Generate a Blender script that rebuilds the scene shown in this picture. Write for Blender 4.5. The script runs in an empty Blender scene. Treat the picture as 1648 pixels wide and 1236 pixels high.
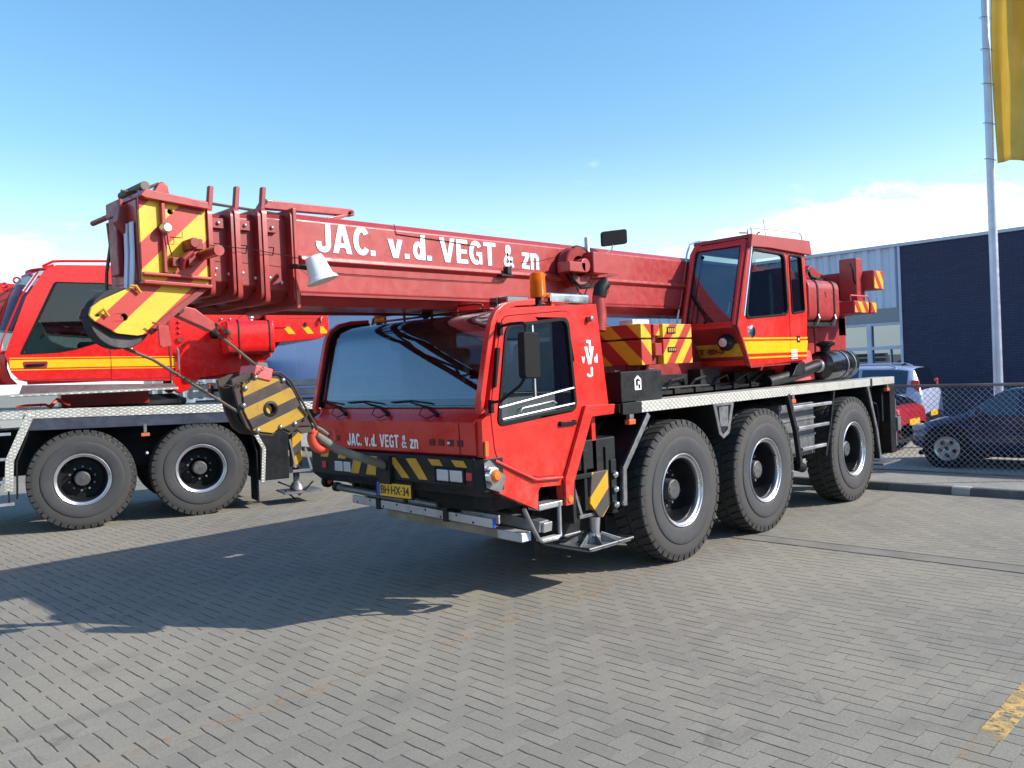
import bpy, bmesh, math, random
from mathutils import Vector, Matrix, noise as mnoise
from mathutils.geometry import tessellate_polygon
random.seed(7)
D = bpy.data
SC = bpy.context.scene
PI = math.pi

# ------------------------------------------------------------------ camera
YAW, PITCH, ROLL = 0.7818, -0.0168, -0.0455
fw = Vector((math.cos(YAW)*math.cos(PITCH), math.sin(YAW)*math.cos(PITCH), math.sin(PITCH)))
r0 = Vector((math.sin(YAW), -math.cos(YAW), 0)); u0 = r0.cross(fw)
rt = r0*math.cos(ROLL)+u0*math.sin(ROLL); up = -r0*math.sin(ROLL)+u0*math.cos(ROLL)
cd = D.cameras.new('camera'); cam = D.objects.new('camera', cd); SC.collection.objects.link(cam)
M = Matrix((rt, up, -fw)).transposed().to_4x4(); M.translation = Vector((-6.8489, -4.5078, 1.9254))
cam.matrix_world = M
cd.sensor_width = 36; cd.lens = 36*1337.9/1648; cd.clip_end = 3000; cd.clip_start = .05
SC.camera = cam

# ------------------------------------------------------------------ sky, sun, exposure
TO_SUN = Vector((.95, -1.36, 1.0)).normalized()
W = D.worlds.new('World'); SC.world = W; W.use_nodes = True
nt = W.node_tree; nt.nodes.clear()
def N(t, typ, **kw):
    n = t.nodes.new(typ)
    for k, v in kw.items():
        if k.startswith('i_'):
            key = k[2:]; key = int(key) if key.isdigit() else key.replace('_', ' ')
            n.inputs[key].default_value = v
        else: setattr(n, k, v)
    return n
sky = N(nt, 'ShaderNodeTexSky', sky_type='NISHITA', sun_disc=False)
sky.sun_elevation = math.asin(TO_SUN.z); sky.sun_rotation = math.atan2(TO_SUN.x, TO_SUN.y)
sky.air_density = 1.25; sky.dust_density = .6; sky.ozone_density = 2.6; sky.altitude = 0
tc = N(nt, 'ShaderNodeTexCoord')
nrm = N(nt, 'ShaderNodeVectorMath', operation='NORMALIZE'); nt.links.new(tc.outputs['Generated'], nrm.inputs[0])
def vmath(t, op, a, b=None):
    n = t.nodes.new('ShaderNodeVectorMath'); n.operation = op
    for i, s in enumerate((a, b)):
        if s is None: continue
        if isinstance(s, (tuple, Vector)): n.inputs[i].default_value = tuple(s)
        else: t.links.new(s, n.inputs[i])
    return n.outputs['Value'] if op in ('DOT_PRODUCT', 'LENGTH', 'DISTANCE') else n.outputs[0]
def fmath(t, op, a, b=None, c=None, clamp=False):
    n = t.nodes.new('ShaderNodeMath'); n.operation = op; n.use_clamp = clamp
    for i, s in enumerate((a, b, c)):
        if s is None: continue
        if isinstance(s, (int, float)): n.inputs[i].default_value = s
        else: t.links.new(s, n.inputs[i])
    return n.outputs[0]
def mrange(t, v, a, b, c=0, d=1, smooth=True):
    n = t.nodes.new('ShaderNodeMapRange'); n.interpolation_type = 'SMOOTHSTEP' if smooth else 'LINEAR'
    t.links.new(v, n.inputs[0])
    for i, x in enumerate((a, b, c, d)): n.inputs[i+1].default_value = x
    return n.outputs[0]
def tnoise(t, vec, scale, detail=4, rough=.55, dist=0):
    n = t.nodes.new('ShaderNodeTexNoise'); n.inputs['Scale'].default_value = scale; n.inputs['Detail'].default_value = detail
    n.inputs['Roughness'].default_value = rough; n.inputs['Distortion'].default_value = dist
    if vec is not None: t.links.new(vec, n.inputs['Vector'])
    return n.outputs['Fac']
sq = vmath(nt, 'MULTIPLY', nrm.outputs[0], (1, 1, 3.0))
cn = tnoise(nt, sq, 7.5, 9, .62, .25)
# the low cloud bank on the right and a few faint wisps
d1 = vmath(nt, 'DISTANCE', sq, (.915, .345, .40)); bank = mrange(nt, d1, .0, .32, .48, 0)
d2 = vmath(nt, 'DISTANCE', sq, (.742, .613, .70)); w2 = mrange(nt, d2, 0, .13, .09, 0)
d3 = vmath(nt, 'DISTANCE', sq, (.93, .2, .9)); w3 = mrange(nt, d3, 0, .3, .12, 0)
zz_ = nt.nodes.new('ShaderNodeSeparateXYZ'); nt.links.new(nrm.outputs[0], zz_.inputs[0])
hz = mrange(nt, zz_.outputs['Z'], -.02, .27, .82, 0)
d4 = vmath(nt, 'DISTANCE', sq, (.22, .96, .42)); w4 = mrange(nt, d4, 0, .25, .26, 0)
sx = nt.nodes.new('ShaderNodeSeparateXYZ'); nt.links.new(nrm.outputs[0], sx.inputs[0])
low = mrange(nt, sx.outputs['Z'], 0.0, .12, .12, 0)
tot = fmath(nt, 'ADD', fmath(nt, 'ADD', fmath(nt, 'ADD', cn, bank), fmath(nt, 'ADD', w2, w3)), fmath(nt, 'ADD', w4, low))
cl = mrange(nt, tot, .68, 1.06)
mixc = N(nt, 'ShaderNodeMix', data_type='RGBA'); mixc.inputs['B'].default_value = (11.5, 11.7, 12.2, 1)
nt.links.new(cl, mixc.inputs['Factor']); hs = N(nt, 'ShaderNodeHueSaturation'); hs.inputs['Saturation'].default_value = 1.22; hs.inputs['Value'].default_value = 1.18; hs.inputs['Hue'].default_value = .497
nt.links.new(sky.outputs[0], hs.inputs['Color'])
hzm = N(nt, 'ShaderNodeMix', data_type='RGBA'); hzm.inputs['B'].default_value = (5.6, 7.0, 7.8, 1)
nt.links.new(hz, hzm.inputs['Factor']); nt.links.new(hs.outputs[0], hzm.inputs['A']); nt.links.new(hzm.outputs['Result'], mixc.inputs['A'])
bgn = N(nt, 'ShaderNodeBackground'); bgn.inputs[1].default_value = .14
nt.links.new(mixc.outputs['Result'], bgn.inputs[0])
wo = N(nt, 'ShaderNodeOutputWorld'); nt.links.new(bgn.outputs[0], wo.inputs[0])
sl = D.lights.new('sun', 'SUN'); sl.energy = 4.7; sl.angle = math.radians(.53); sl.color = (1, .94, .85)
sun = D.objects.new('sun', sl); SC.collection.objects.link(sun)
sun.rotation_euler = TO_SUN.to_track_quat('Z', 'Y').to_euler(); sun.location = (20, -30, 25)
SC.view_settings.view_transform = 'Standard'; SC.view_settings.look = 'None'
SC.view_settings.exposure = 0.52; SC.view_settings.gamma = 1

# ------------------------------------------------------------------ materials
MATS = {}
def base(name):
    m = D.materials.new(name); m.use_nodes = True
    t = m.node_tree; b = t.nodes['Principled BSDF']; MATS[name] = m
    return m, t, b
def objc(t): return t.nodes.new('ShaderNodeTexCoord').outputs['Object']
def geo(t): return t.nodes.new('ShaderNodeNewGeometry').outputs['Position']
def mixrgb(t, f, a, b, mode='MIX'):
    n = t.nodes.new('ShaderNodeMix'); n.data_type = 'RGBA'; n.blend_type = mode
    for key, s in (('Factor', f), ('A', a), ('B', b)):
        if isinstance(s, (int, float)): n.inputs[key].default_value = s
        elif isinstance(s, tuple): n.inputs[key].default_value = (*s, 1) if len(s) == 3 else s
        else: t.links.new(s, n.inputs[key])
    return n.outputs['Result']
def bump(t, b, h, strength, dist):
    n = t.nodes.new('ShaderNodeBump'); n.inputs['Strength'].default_value = strength; n.inputs['Distance'].default_value = dist
    t.links.new(h, n.inputs['Height']); t.links.new(n.outputs[0], b.inputs['Normal'])
def paint(name, col, rough=.4, metal=0, var=.18, scale=3, dirt=None, dirtamt=.3, bumps=0, coat=0, spec=.5, fine=0):
    m, t, b = base(name); g = geo(t)
    n1 = tnoise(t, g, scale, 5, .6)
    dark = tuple(c*(1-var) for c in col); lite = tuple(min(1, c*(1+var)) for c in col)
    c = mixrgb(t, mrange(t, n1, .3, .7), dark, lite)
    if dirt:
        n2 = tnoise(t, g, scale*2.7, 8, .7, .3)
        c = mixrgb(t, mrange(t, n2, .5, .75, 0, dirtamt), c, dirt)
    if fine:
        n3 = tnoise(t, g, fine, 3, .6)
        c = mixrgb(t, mrange(t, n3, .35, .7, 0, .35), c, tuple(x*.6 for x in col))
    t.links.new(c, b.inputs['Base Color'])
    b.inputs['Metallic'].default_value = metal; b.inputs['Specular IOR Level'].default_value = spec
    b.inputs['Coat Weight'].default_value = coat; b.inputs['Coat Roughness'].default_value = .08
    rr = mrange(t, tnoise(t, g, scale*4, 4, .6), .3, .7, max(.02, rough-.08), min(1, rough+.1))
    t.links.new(rr, b.inputs['Roughness'])
    if name in ('red_faded', 'red_dark', 'dark_frame', 'black', 'skirt_blue'):
        mp = t.nodes.new('ShaderNodeMapping'); mp.inputs['Scale'].default_value = (9, 9, .7); t.links.new(g, mp.inputs[0])
        c2 = mixrgb(t, mrange(t, tnoise(t, mp.outputs[0], 2.2, 6, .65), .58, .76, 0, .36), c, tuple(x*.45+.015 for x in col)); t.links.new(c2, b.inputs['Base Color'])
    if name == 'red':
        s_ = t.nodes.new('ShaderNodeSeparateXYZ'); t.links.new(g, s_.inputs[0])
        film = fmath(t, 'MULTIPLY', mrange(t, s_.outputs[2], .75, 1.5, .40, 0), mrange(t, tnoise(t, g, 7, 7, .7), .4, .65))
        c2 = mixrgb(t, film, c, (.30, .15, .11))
        c2 = mixrgb(t, mrange(t, tnoise(t, g, 38, 2, .5), .73, .76, 0, .8), c2, (.10, .03, .03)); t.links.new(c2, b.inputs['Base Color'])
    if bumps: bump(t, b, tnoise(t, g, 60, 4, .6), bumps, .003)
    return m
paint('red', (.58, .020, .013), .3, var=.05, scale=1.2, coat=.25, dirt=(.35, .04, .03), dirtamt=.06)
paint('red_faded', (.34, .032, .030), .36, var=.06, coat=.12, dirt=(.20, .05, .045), dirtamt=.18)
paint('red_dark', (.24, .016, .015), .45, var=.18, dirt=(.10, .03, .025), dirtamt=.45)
paint('red_new', (.62, .010, .008), .22, var=.05, coat=.5)
paint('yellow', (.75, .43, .01), .4, var=.08, dirt=(.3, .2, .05), dirtamt=.35)
paint('yellow_dirty', (.50, .27, .02), .5, var=.2, dirt=(.12, .07, .03), dirtamt=.7)
paint('yellow_bright', (.85, .42, .005), .3, var=.03)
paint('black', (.008, .009, .011), .5, var=.3, dirt=(.03, .028, .025), dirtamt=.3, spec=.3)
paint('black_gloss', (.01, .01, .012), .2, var=.2, coat=.3)
paint('black_plastic', (.006, .006, .008), .6, var=.2, spec=.2)
paint('dark_frame', (.008, .009, .011), .55, var=.4, dirt=(.028, .026, .024), dirtamt=.5, spec=.3)
paint('skirt_blue', (.035, .042, .065), .4, var=.25, dirt=(.09, .09, .1), dirtamt=.5)
paint('grey_metal', (.20, .20, .21), .45, .6, var=.2, dirt=(.1, .08, .06), dirtamt=.5)
paint('steel', (.50, .50, .52), .38, .8, var=.08, scale=1)
paint('chrome', (.75, .76, .78), .15, 1, var=.04, scale=1)
paint('rim_silver', (.50, .51, .54), .30, .75, var=.08, scale=1.2, dirt=(.3, .28, .26), dirtamt=.25)
paint('hub', (.09, .09, .095), .5, .3, var=.3, dirt=(.16, .14, .12), dirtamt=.6)
paint('wood', (.24, .20, .15), .75, var=.3, dirt=(.1, .08, .06), dirtamt=.6)
paint('ladder_alu', (.46, .45, .47), .42, .5, var=.15, dirt=(.2, .18, .17), dirtamt=.5)
paint('rust', (.048, .032, .027), .8, var=.4, dirt=(.05, .03, .02), dirtamt=.6)
paint('rope', (.10, .08, .065), .6, .4, var=.3)
paint('strap', (.16, .15, .12), .85, var=.25, dirt=(.07, .06, .05), dirtamt=.6)
paint('hook_red', (.55, .06, .03), .5, var=.15, dirt=(.2, .06, .04), dirtamt=.5)
paint('pink_red', (.62, .10, .10), .45, var=.1)
paint('white', (.78, .78, .76), .4, var=.03, dirt=(.5, .48, .45), dirtamt=.2)
paint('letter_white', (.82, .82, .80), .45, var=.02)
paint('letter_shadow', (.10, .10, .24), .5, var=.02)
paint('letter_dark', (.03, .02, .02), .5, var=.02)
paint('plate_yellow', (.72, .40, .01), .35, var=.03)
paint('plate_blue', (.01, .06, .45), .35, var=.03)
paint('white_trim', (.55, .58, .72), .5, var=.08)
paint('seat', (.06, .062, .07), .8, var=.2)
paint('sheave_grey', (.022, .021, .027), .65, 0, var=.2, dirt=(.05, .04, .04), dirtamt=.5)
paint('seat_grey', (.20, .28, .28), .7, var=.2)
paint('vent_dark', (.10, .006, .008), .6, var=.1)
paint('kerb', (.11, .105, .105), .8, var=.25, dirt=(.2, .19, .18), dirtamt=.5, bumps=.5, fine=40)
paint('gutter', (.205, .19, .16), .85, var=.15, dirt=(.14, .13, .12), dirtamt=.5, bumps=.4, fine=60)
paint('concrete_light', (.38, .37, .34), .85, var=.15, bumps=.3, fine=50)
paint('pole', (.50, .52, .62), .35, .4, var=.06)
paint('fence_wire', (.30, .30, .32), .35, .7, var=.2)
paint('fence_rail', (.22, .18, .17), .5, .3, var=.3, dirt=(.2, .1, .06), dirtamt=.6)
paint('car_blue', (.012, .018, .075), .22, .3, var=.08, coat=.8)
paint('car_red', (.35, .008, .012), .2, var=.05, coat=.8)
paint('car_silver', (.40, .45, .62), .35, .25, var=.03, coat=.5)
paint('office_wall', (.68, .67, .66), .6, var=.06)

paint('interior_wall', (.12, .10, .09), .8, var=.3)

def emis(name, col, s=1.0, rough=.3):
    m, t, b = base(name); b.inputs['Base Color'].default_value = (*col, 1); b.inputs['Roughness'].default_value = rough
    b.inputs['Coat Weight'].default_value = .4
    return m
emis('amber', (.75, .17, .01)); emis('orange_lamp', (.70, .12, .03)); emis('red_lamp', (.55, .02, .02));  
def lens():
    m, t, b = base('white_lens'); g = geo(t); b.inputs['Base Color'].default_value = (.50, .52, .56, 1); b.inputs['Metallic'].default_value = .35; b.inputs['Roughness'].default_value = .25; b.inputs['Coat Weight'].default_value = .8
    v = t.nodes.new('ShaderNodeTexVoronoi'); v.inputs['Scale'].default_value = 18; t.links.new(g, v.inputs['Vector']); bump(t, b, v.outputs['Distance'], .15, .004)
lens()
def amber_glass():
    m, t, b = base('beacon_glass'); b.inputs['Base Color'].default_value = (.95, .26, .01, 1)
    b.inputs['Roughness'].default_value = .12; b.inputs['Transmission Weight'].default_value = .55; b.inputs['IOR'].default_value = 1.25
    g = geo(t); wv = t.nodes.new('ShaderNodeTexWave'); wv.bands_direction = 'Z'; wv.inputs['Scale'].default_value = 28; t.links.new(g, wv.inputs[0])
    bump(t, b, wv.outputs['Fac'], .5, .004)
amber_glass()
def cloth():
    m, t, b = base('flag'); out = [n for n in t.nodes if n.type == 'OUTPUT_MATERIAL'][0]; g = geo(t)
    c = mixrgb(t, mrange(t, tnoise(t, g, 2, 4), .3, .7), (.70, .50, .10), (.82, .62, .16)); t.links.new(c, b.inputs['Base Color']); b.inputs['Roughness'].default_value = .7
    tl = t.nodes.new('ShaderNodeBsdfTranslucent'); tl.inputs[0].default_value = (.85, .68, .22, 1)
    bump(t, b, tnoise(t, g, 300, 2, .5), .2, .001)
    mx = t.nodes.new('ShaderNodeMixShader'); mx.inputs[0].default_value = .45; t.links.new(b.outputs[0], mx.inputs[1]); t.links.new(tl.outputs[0], mx.inputs[2]); t.links.new(mx.outputs[0], out.inputs[0])
cloth()
def glass(name, tint, fac0, fac1, rough=.01):
    m, t, b = base(name); t.nodes.remove(b)
    out = [n for n in t.nodes if n.type == 'OUTPUT_MATERIAL'][0]
    tr = t.nodes.new('ShaderNodeBsdfTransparent'); tr.inputs[0].default_value = (*tint, 1)
    gl = t.nodes.new('ShaderNodeBsdfGlossy'); gl.inputs['Roughness'].default_value = rough; gl.inputs['Color'].default_value = (.86, .93, 1, 1)
    lw = t.nodes.new('ShaderNodeLayerWeight'); lw.inputs[0].default_value = .5
    f = mrange(t, lw.outputs['Facing'], 0, 1, fac0, fac1, False)
    mx = t.nodes.new('ShaderNodeMixShader'); t.links.new(f, mx.inputs[0]); t.links.new(tr.outputs[0], mx.inputs[1]); t.links.new(gl.outputs[0], mx.inputs[2])
    t.links.new(mx.outputs[0], out.inputs[0])
    return m
glass('windscreen_glass', (.62, .66, .72), .03, .28)
glass('cab_glass', (.60, .70, .70), .06, .45)
glass('side_glass', (.50, .58, .58), .10, .38)
glass('tinted_cab_glass', (.50, .55, .55), .05, .30)
glass('dark_glass', (.10, .12, .13), .10, .65)
glass('building_glass', (.16, .15, .14), .28, .62, .012)
glass('mirror_face', (.0, .0, .0), .8, .95)

def stripes(name, ca, cb, ax, az, period, phase=0, duty=.5, ay=0, dirt=.25):
    m, t, b = base(name); g = geo(t)
    v = vmath(t, 'DOT_PRODUCT', g, (ax, ay, az))
    fr = fmath(t, 'FRACT', fmath(t, 'ADD', fmath(t, 'DIVIDE', v, period), phase+100))
    s = fmath(t, 'GREATER_THAN', fr, duty)
    c = mixrgb(t, s, ca, cb)
    c = mixrgb(t, mrange(t, tnoise(t, g, 9, 8, .7, .4), .45, .75, 0, dirt), c, (.16, .08, .04))
    c = mixrgb(t, mrange(t, tnoise(t, g, 2.5, 4), .3, .7, 0, .10), c, (.25, .12, .06))
    t.links.new(c, b.inputs['Base Color']); b.inputs['Roughness'].default_value = .42
    return m
YEL = (.72, .42, .012); REDF = (.42, .020, .014)
stripes('stripe_head', YEL, REDF, .70, -.714, .27, .32, .55)
stripes('stripe_nose', YEL, REDF, .68, -.733, .25, .06, .55)
stripes('stripe_box_left', YEL, REDF, .68, .73, .27, .62, ay=-.68)
stripes('stripe_box_front', YEL, REDF, 0, -.72, .26, .2, ay=.7)
stripes('stripe_box_right', YEL, REDF, .75, -.66, .2, .1)
stripes('stripe_weight', YEL, REDF, -.75, -.66, .2, .2)
stripes('stripe_block', (.38, .22, .015), (.022, .020, .022), .34, -.94, .165, .18, .52, dirt=.6)
stripes('stripe_jack', (.60, .30, .01), (.05, .05, .05), .64, -.77, .24, .35, .5)

def chequer():
    m, t, b = base('chequer_plate'); g = geo(t)
    sc_ = vmath(t, 'MULTIPLY', g, (22, 22, 30))
    sxyz = t.nodes.new('ShaderNodeSeparateXYZ'); t.links.new(sc_, sxyz.inputs[0])
    xy = fmath(t, 'ADD', sxyz.outputs[0], sxyz.outputs[1])
    a = fmath(t, 'SINE', fmath(t, 'MULTIPLY', xy, 4.2)); c = fmath(t, 'SINE', fmath(t, 'MULTIPLY', sxyz.outputs[2], 4.6))
    k = mrange(t, fmath(t, 'MULTIPLY', a, c), .0, .5)
    col = mixrgb(t, k, (.46, .45, .41), (.70, .69, .64))
    col = mixrgb(t, mrange(t, tnoise(t, g, 5, 7, .7), .45, .75, 0, .6), col, (.24, .21, .17))
    t.links.new(col, b.inputs['Base Color']); b.inputs['Metallic'].default_value = .35; b.inputs['Roughness'].default_value = .42
    bump(t, b, k, .6, .004)
chequer()
def tyre():
    m, t, b = base('tyre_rubber'); tcn = t.nodes.new('ShaderNodeTexCoord'); o = tcn.outputs['Object']; g = geo(t)
    s = t.nodes.new('ShaderNodeSeparateXYZ'); t.links.new(o, s.inputs[0])
    r = fmath(t, 'SQRT', fmath(t, 'ADD', fmath(t, 'MULTIPLY', s.outputs[0], s.outputs[0]), fmath(t, 'MULTIPLY', s.outputs[2], s.outputs[2])))
    inner = mrange(t, r, .515, .535)
    c = mixrgb(t, inner, (.036, .038, .043), (.046, .044, .042))
    c = mixrgb(t, mrange(t, tnoise(t, g, 5, 8, .7), .4, .7, 0, .4), c, (.070, .064, .057))
    c = mixrgb(t, mrange(t, tnoise(t, g, 1.6, 3, .5), .4, .7, 0, .4), c, (.042, .042, .045))
    t.links.new(c, b.inputs['Base Color']); b.inputs['Roughness'].default_value = .75
    rings = fmath(t, 'SINE', fmath(t, 'MULTIPLY', r, 420))
    msk = mrange(t, tnoise(t, o, 5, 2), .35, .6)
    h = fmath(t, 'ADD', fmath(t, 'MULTIPLY', rings, fmath(t, 'MULTIPLY', msk, .22)), tnoise(t, g, 45, 5, .6))
    bump(t, b, h, .35, .004)
tyre()
paint('tread', (.032, .031, .031), .85, var=.3, dirt=(.075, .068, .06), dirtamt=.6)

def paving(name='paving', drk=1.0):
    m, t, b = base(name); g = geo(t)
    wob = t.nodes.new('ShaderNodeTexNoise'); wob.inputs['Scale'].default_value = 9; wob.inputs['Detail'].default_value = 3; t.links.new(g, wob.inputs['Vector'])
    wv = vmath(t, 'SUBTRACT', wob.outputs['Color'], (.5, .5, .5)); wv = vmath(t, 'MULTIPLY', wv, (.020, .020, 0))
    p = vmath(t, 'ADD', g, wv)
    bw = .105
    p = vmath(t, 'ADD', vmath(t, 'MULTIPLY', p, (1/bw, 1/bw, 0)), (400.3, 400.4, 0))
    s = t.nodes.new('ShaderNodeSeparateXYZ'); t.links.new(p, s.inputs[0]); X, Y = s.outputs[0], s.outputs[1]
    i = fmath(t, 'FLOOR', X); j = fmath(t, 'FLOOR', Y); fx = fmath(t, 'FRACT', X); fy = fmath(t, 'FRACT', Y)
    k = fmath(t, 'FLOORED_MODULO', fmath(t, 'SUBTRACT', i, j), 4)
    k1 = fmath(t, 'COMPARE', k, 1, .1); k2 = fmath(t, 'COMPARE', k, 2, .1); horiz = fmath(t, 'LESS_THAN', k, 1.5); vert = fmath(t, 'SUBTRACT', 1, horiz)
    lx = fmath(t, 'ADD', fx, k1); ly = fmath(t, 'ADD', fy, k2)
    LX = fmath(t, 'ADD', 1, horiz); LY = fmath(t, 'ADD', 1, vert)
    dx = fmath(t, 'MINIMUM', lx, fmath(t, 'SUBTRACT', LX, lx)); dy = fmath(t, 'MINIMUM', ly, fmath(t, 'SUBTRACT', LY, ly))
    bi = fmath(t, 'SUBTRACT', i, k1); bj = fmath(t, 'SUBTRACT', j, k2)
    cv = t.nodes.new('ShaderNodeCombineXYZ'); t.links.new(bi, cv.inputs[0]); t.links.new(bj, cv.inputs[1])
    wn = t.nodes.new('ShaderNodeTexWhiteNoise'); t.links.new(cv.outputs[0], wn.inputs['Vector'])
    rnd = wn.outputs['Value']
    big = tnoise(t, g, .35, 5, .6); mid = tnoise(t, g, 2.2, 6, .65); fin = tnoise(t, g, 55, 6, .75); gr = tnoise(t, g, 260, 2, .6)
    c = mixrgb(t, rnd, (.212*drk, .194*drk, .158*drk), (.256*drk, .235*drk, .192*drk))
    c = mixrgb(t, mrange(t, big, .35, .65, 0, .6), c, (.355*drk, .315*drk, .242*drk))
    c = mixrgb(t, mrange(t, mid, .5, .8, 0, .5), c, (.15, .142, .130))
    c = mixrgb(t, mrange(t, fin, .35, .75, 0, .45), c, (.10, .10, .10))
    c = mixrgb(t, mrange(t, gr, .58, .70, 0, .6), c, (.50, .48, .43))
    c = mixrgb(t, mrange(t, tnoise(t, g, 130, 3, .7), .56, .66, 0, .5), c, (.12, .115, .105))
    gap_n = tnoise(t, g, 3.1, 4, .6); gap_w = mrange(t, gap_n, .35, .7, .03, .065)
    jx = fmath(t, 'LESS_THAN', dx, gap_w)      # joints that run along y: open, darkened to paint in shadow from the sun
    jy = fmath(t, 'LESS_THAN', dy, .035)       # joints that run along x: filled with sand
    sandm = mrange(t, tnoise(t, g, 5, 5, .6), .4, .62)
    c = mixrgb(t, fmath(t, 'MULTIPLY', jy, fmath(t, 'MULTIPLY', sandm, .3)), c, (.32, .295, .24))
    c = mixrgb(t, fmath(t, 'MULTIPLY', jy, mrange(t, tnoise(t, g, 4.1, 5, .65), .42, .64, .08, .5)), c, (.10, .094, .086))
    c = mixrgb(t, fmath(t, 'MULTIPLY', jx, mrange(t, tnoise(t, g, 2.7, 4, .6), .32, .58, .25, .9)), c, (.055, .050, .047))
    # oil stains
    st = mrange(t, tnoise(t, g, 1.1, 6, .7, .6), .62, .72, 0, .45)
    c = mixrgb(t, st, c, (.07, .066, .062))
    mpp = t.nodes.new('ShaderNodeMapping'); mpp.inputs['Scale'].default_value = (.25, 2.2, 1); mpp.inputs['Rotation'].default_value = (0, 0, .25); t.links.new(g, mpp.inputs[0])
    c = mixrgb(t, mrange(t, tnoise(t, mpp.outputs[0], 1.3, 5, .6), .55, .75, 0, .35), c, (.11, .104, .098))
    sepg = t.nodes.new('ShaderNodeSeparateXYZ'); t.links.new(g, sepg.inputs[0])
    t.links.new(c, b.inputs['Base Color']); b.inputs['Roughness'].default_value = .85; b.inputs['Specular IOR Level'].default_value = .3
    ex = mrange(t, dx, 0, .08); ey = mrange(t, dy, 0, .05)
    h = fmath(t, 'ADD', fmath(t, 'MULTIPLY', fmath(t, 'MULTIPLY', ex, fmath(t, 'ADD', .88, fmath(t, 'MULTIPLY', ey, .12))), 1.0),
              fmath(t, 'ADD', fmath(t, 'MULTIPLY', fin, .35), fmath(t, 'MULTIPLY', rnd, .18)))
    h = fmath(t, 'ADD', h, fmath(t, 'MULTIPLY', gr, .12))
    bump(t, b, h, .8, .007)
    return m
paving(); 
def worn_paint(nm, lo, hi_, col):
    m, t, b = base(nm); g = geo(t)
    n = tnoise(t, g, 14, 8, .75); n2 = tnoise(t, g, 1.6, 3, .5)
    a = fmath(t, 'MULTIPLY', mrange(t, n, lo, lo+.18), mrange(t, n2, .42, .60, .05, hi_))
    b.inputs['Base Color'].default_value = (*col, 1); b.inputs['Roughness'].default_value = .8
    t.links.new(a, b.inputs['Alpha'])
worn_paint('worn_yellow_paint', .38, 1, (.58, .38, .13)); worn_paint('faint_yellow_paint', .46, .55, (.50, .27, .10))
def verge():
    m, t, b = base('verge'); g = geo(t)
    c = mixrgb(t, mrange(t, tnoise(t, g, 1.2, 7, .7), .3, .7), (.33, .30, .25), (.44, .40, .33))
    c = mixrgb(t, mrange(t, tnoise(t, g, 30, 5, .7), .4, .75, 0, .6), c, (.10, .09, .08))
    t.links.new(c, b.inputs['Base Color']); b.inputs['Roughness'].default_value = .9
    bump(t, b, tnoise(t, g, 40, 6, .7), .6, .01)
verge()
def brick():
    m, t, b = base('dark_brick'); g = geo(t)
    mp = t.nodes.new('ShaderNodeMapping'); mp.inputs['Rotation'].default_value = (0, 0, 0)
    s = t.nodes.new('ShaderNodeSeparateXYZ'); t.links.new(g, s.inputs[0])
    cb = t.nodes.new('ShaderNodeCombineXYZ'); t.links.new(s.outputs[1], cb.inputs[0]); t.links.new(s.outputs[2], cb.inputs[1])
    bt = t.nodes.new('ShaderNodeTexBrick'); t.links.new(cb.outputs[0], bt.inputs['Vector'])
    bt.inputs['Scale'].default_value = 1; bt.inputs['Brick Width'].default_value = .22; bt.inputs['Row Height'].default_value = .065; bt.inputs['Mortar Size'].default_value = .006
    bt.inputs['Color1'].default_value = (.022, .030, .075, 1); bt.inputs['Color2'].default_value = (.034, .038, .088, 1); bt.inputs['Mortar'].default_value = (.012, .014, .035, 1)
    c = mixrgb(t, mrange(t, tnoise(t, g, 6, 5, .7), .55, .8, 0, .35), bt.outputs['Color'], (.06, .05, .09))
    t.links.new(c, b.inputs['Base Color']); b.inputs['Roughness'].default_value = .7
    bump(t, b, bt.outputs['Fac'], -.5, .006)
brick()
def cladding(name, col, per, sw=True):
    m, t, b = base(name); g = geo(t); s = t.nodes.new('ShaderNodeSeparateXYZ'); t.links.new(g, s.inputs[0])
    c = mixrgb(t, mrange(t, tnoise(t, g, .5, 5, .6), .3, .7), tuple(x*.93 for x in col), tuple(x*1.05 for x in col))
    v = t.nodes.new('ShaderNodeMapping'); v.inputs['Scale'].default_value = (1, 6, .3); t.links.new(g, v.inputs[0])
    c = mixrgb(t, mrange(t, tnoise(t, v.outputs[0], 1.2, 5, .6), .5, .8, 0, .25), c, tuple(x*.7 for x in col))
    t.links.new(c, b.inputs['Base Color']); b.inputs['Roughness'].default_value = .5; b.inputs['Metallic'].default_value = .1
cladding('cladding', (.58, .63, .76), .36)
cladding('cladding_blue', (.33, .40, .62), .36)
cladding('sign_band', (.28, .29, .31), .36)

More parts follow.
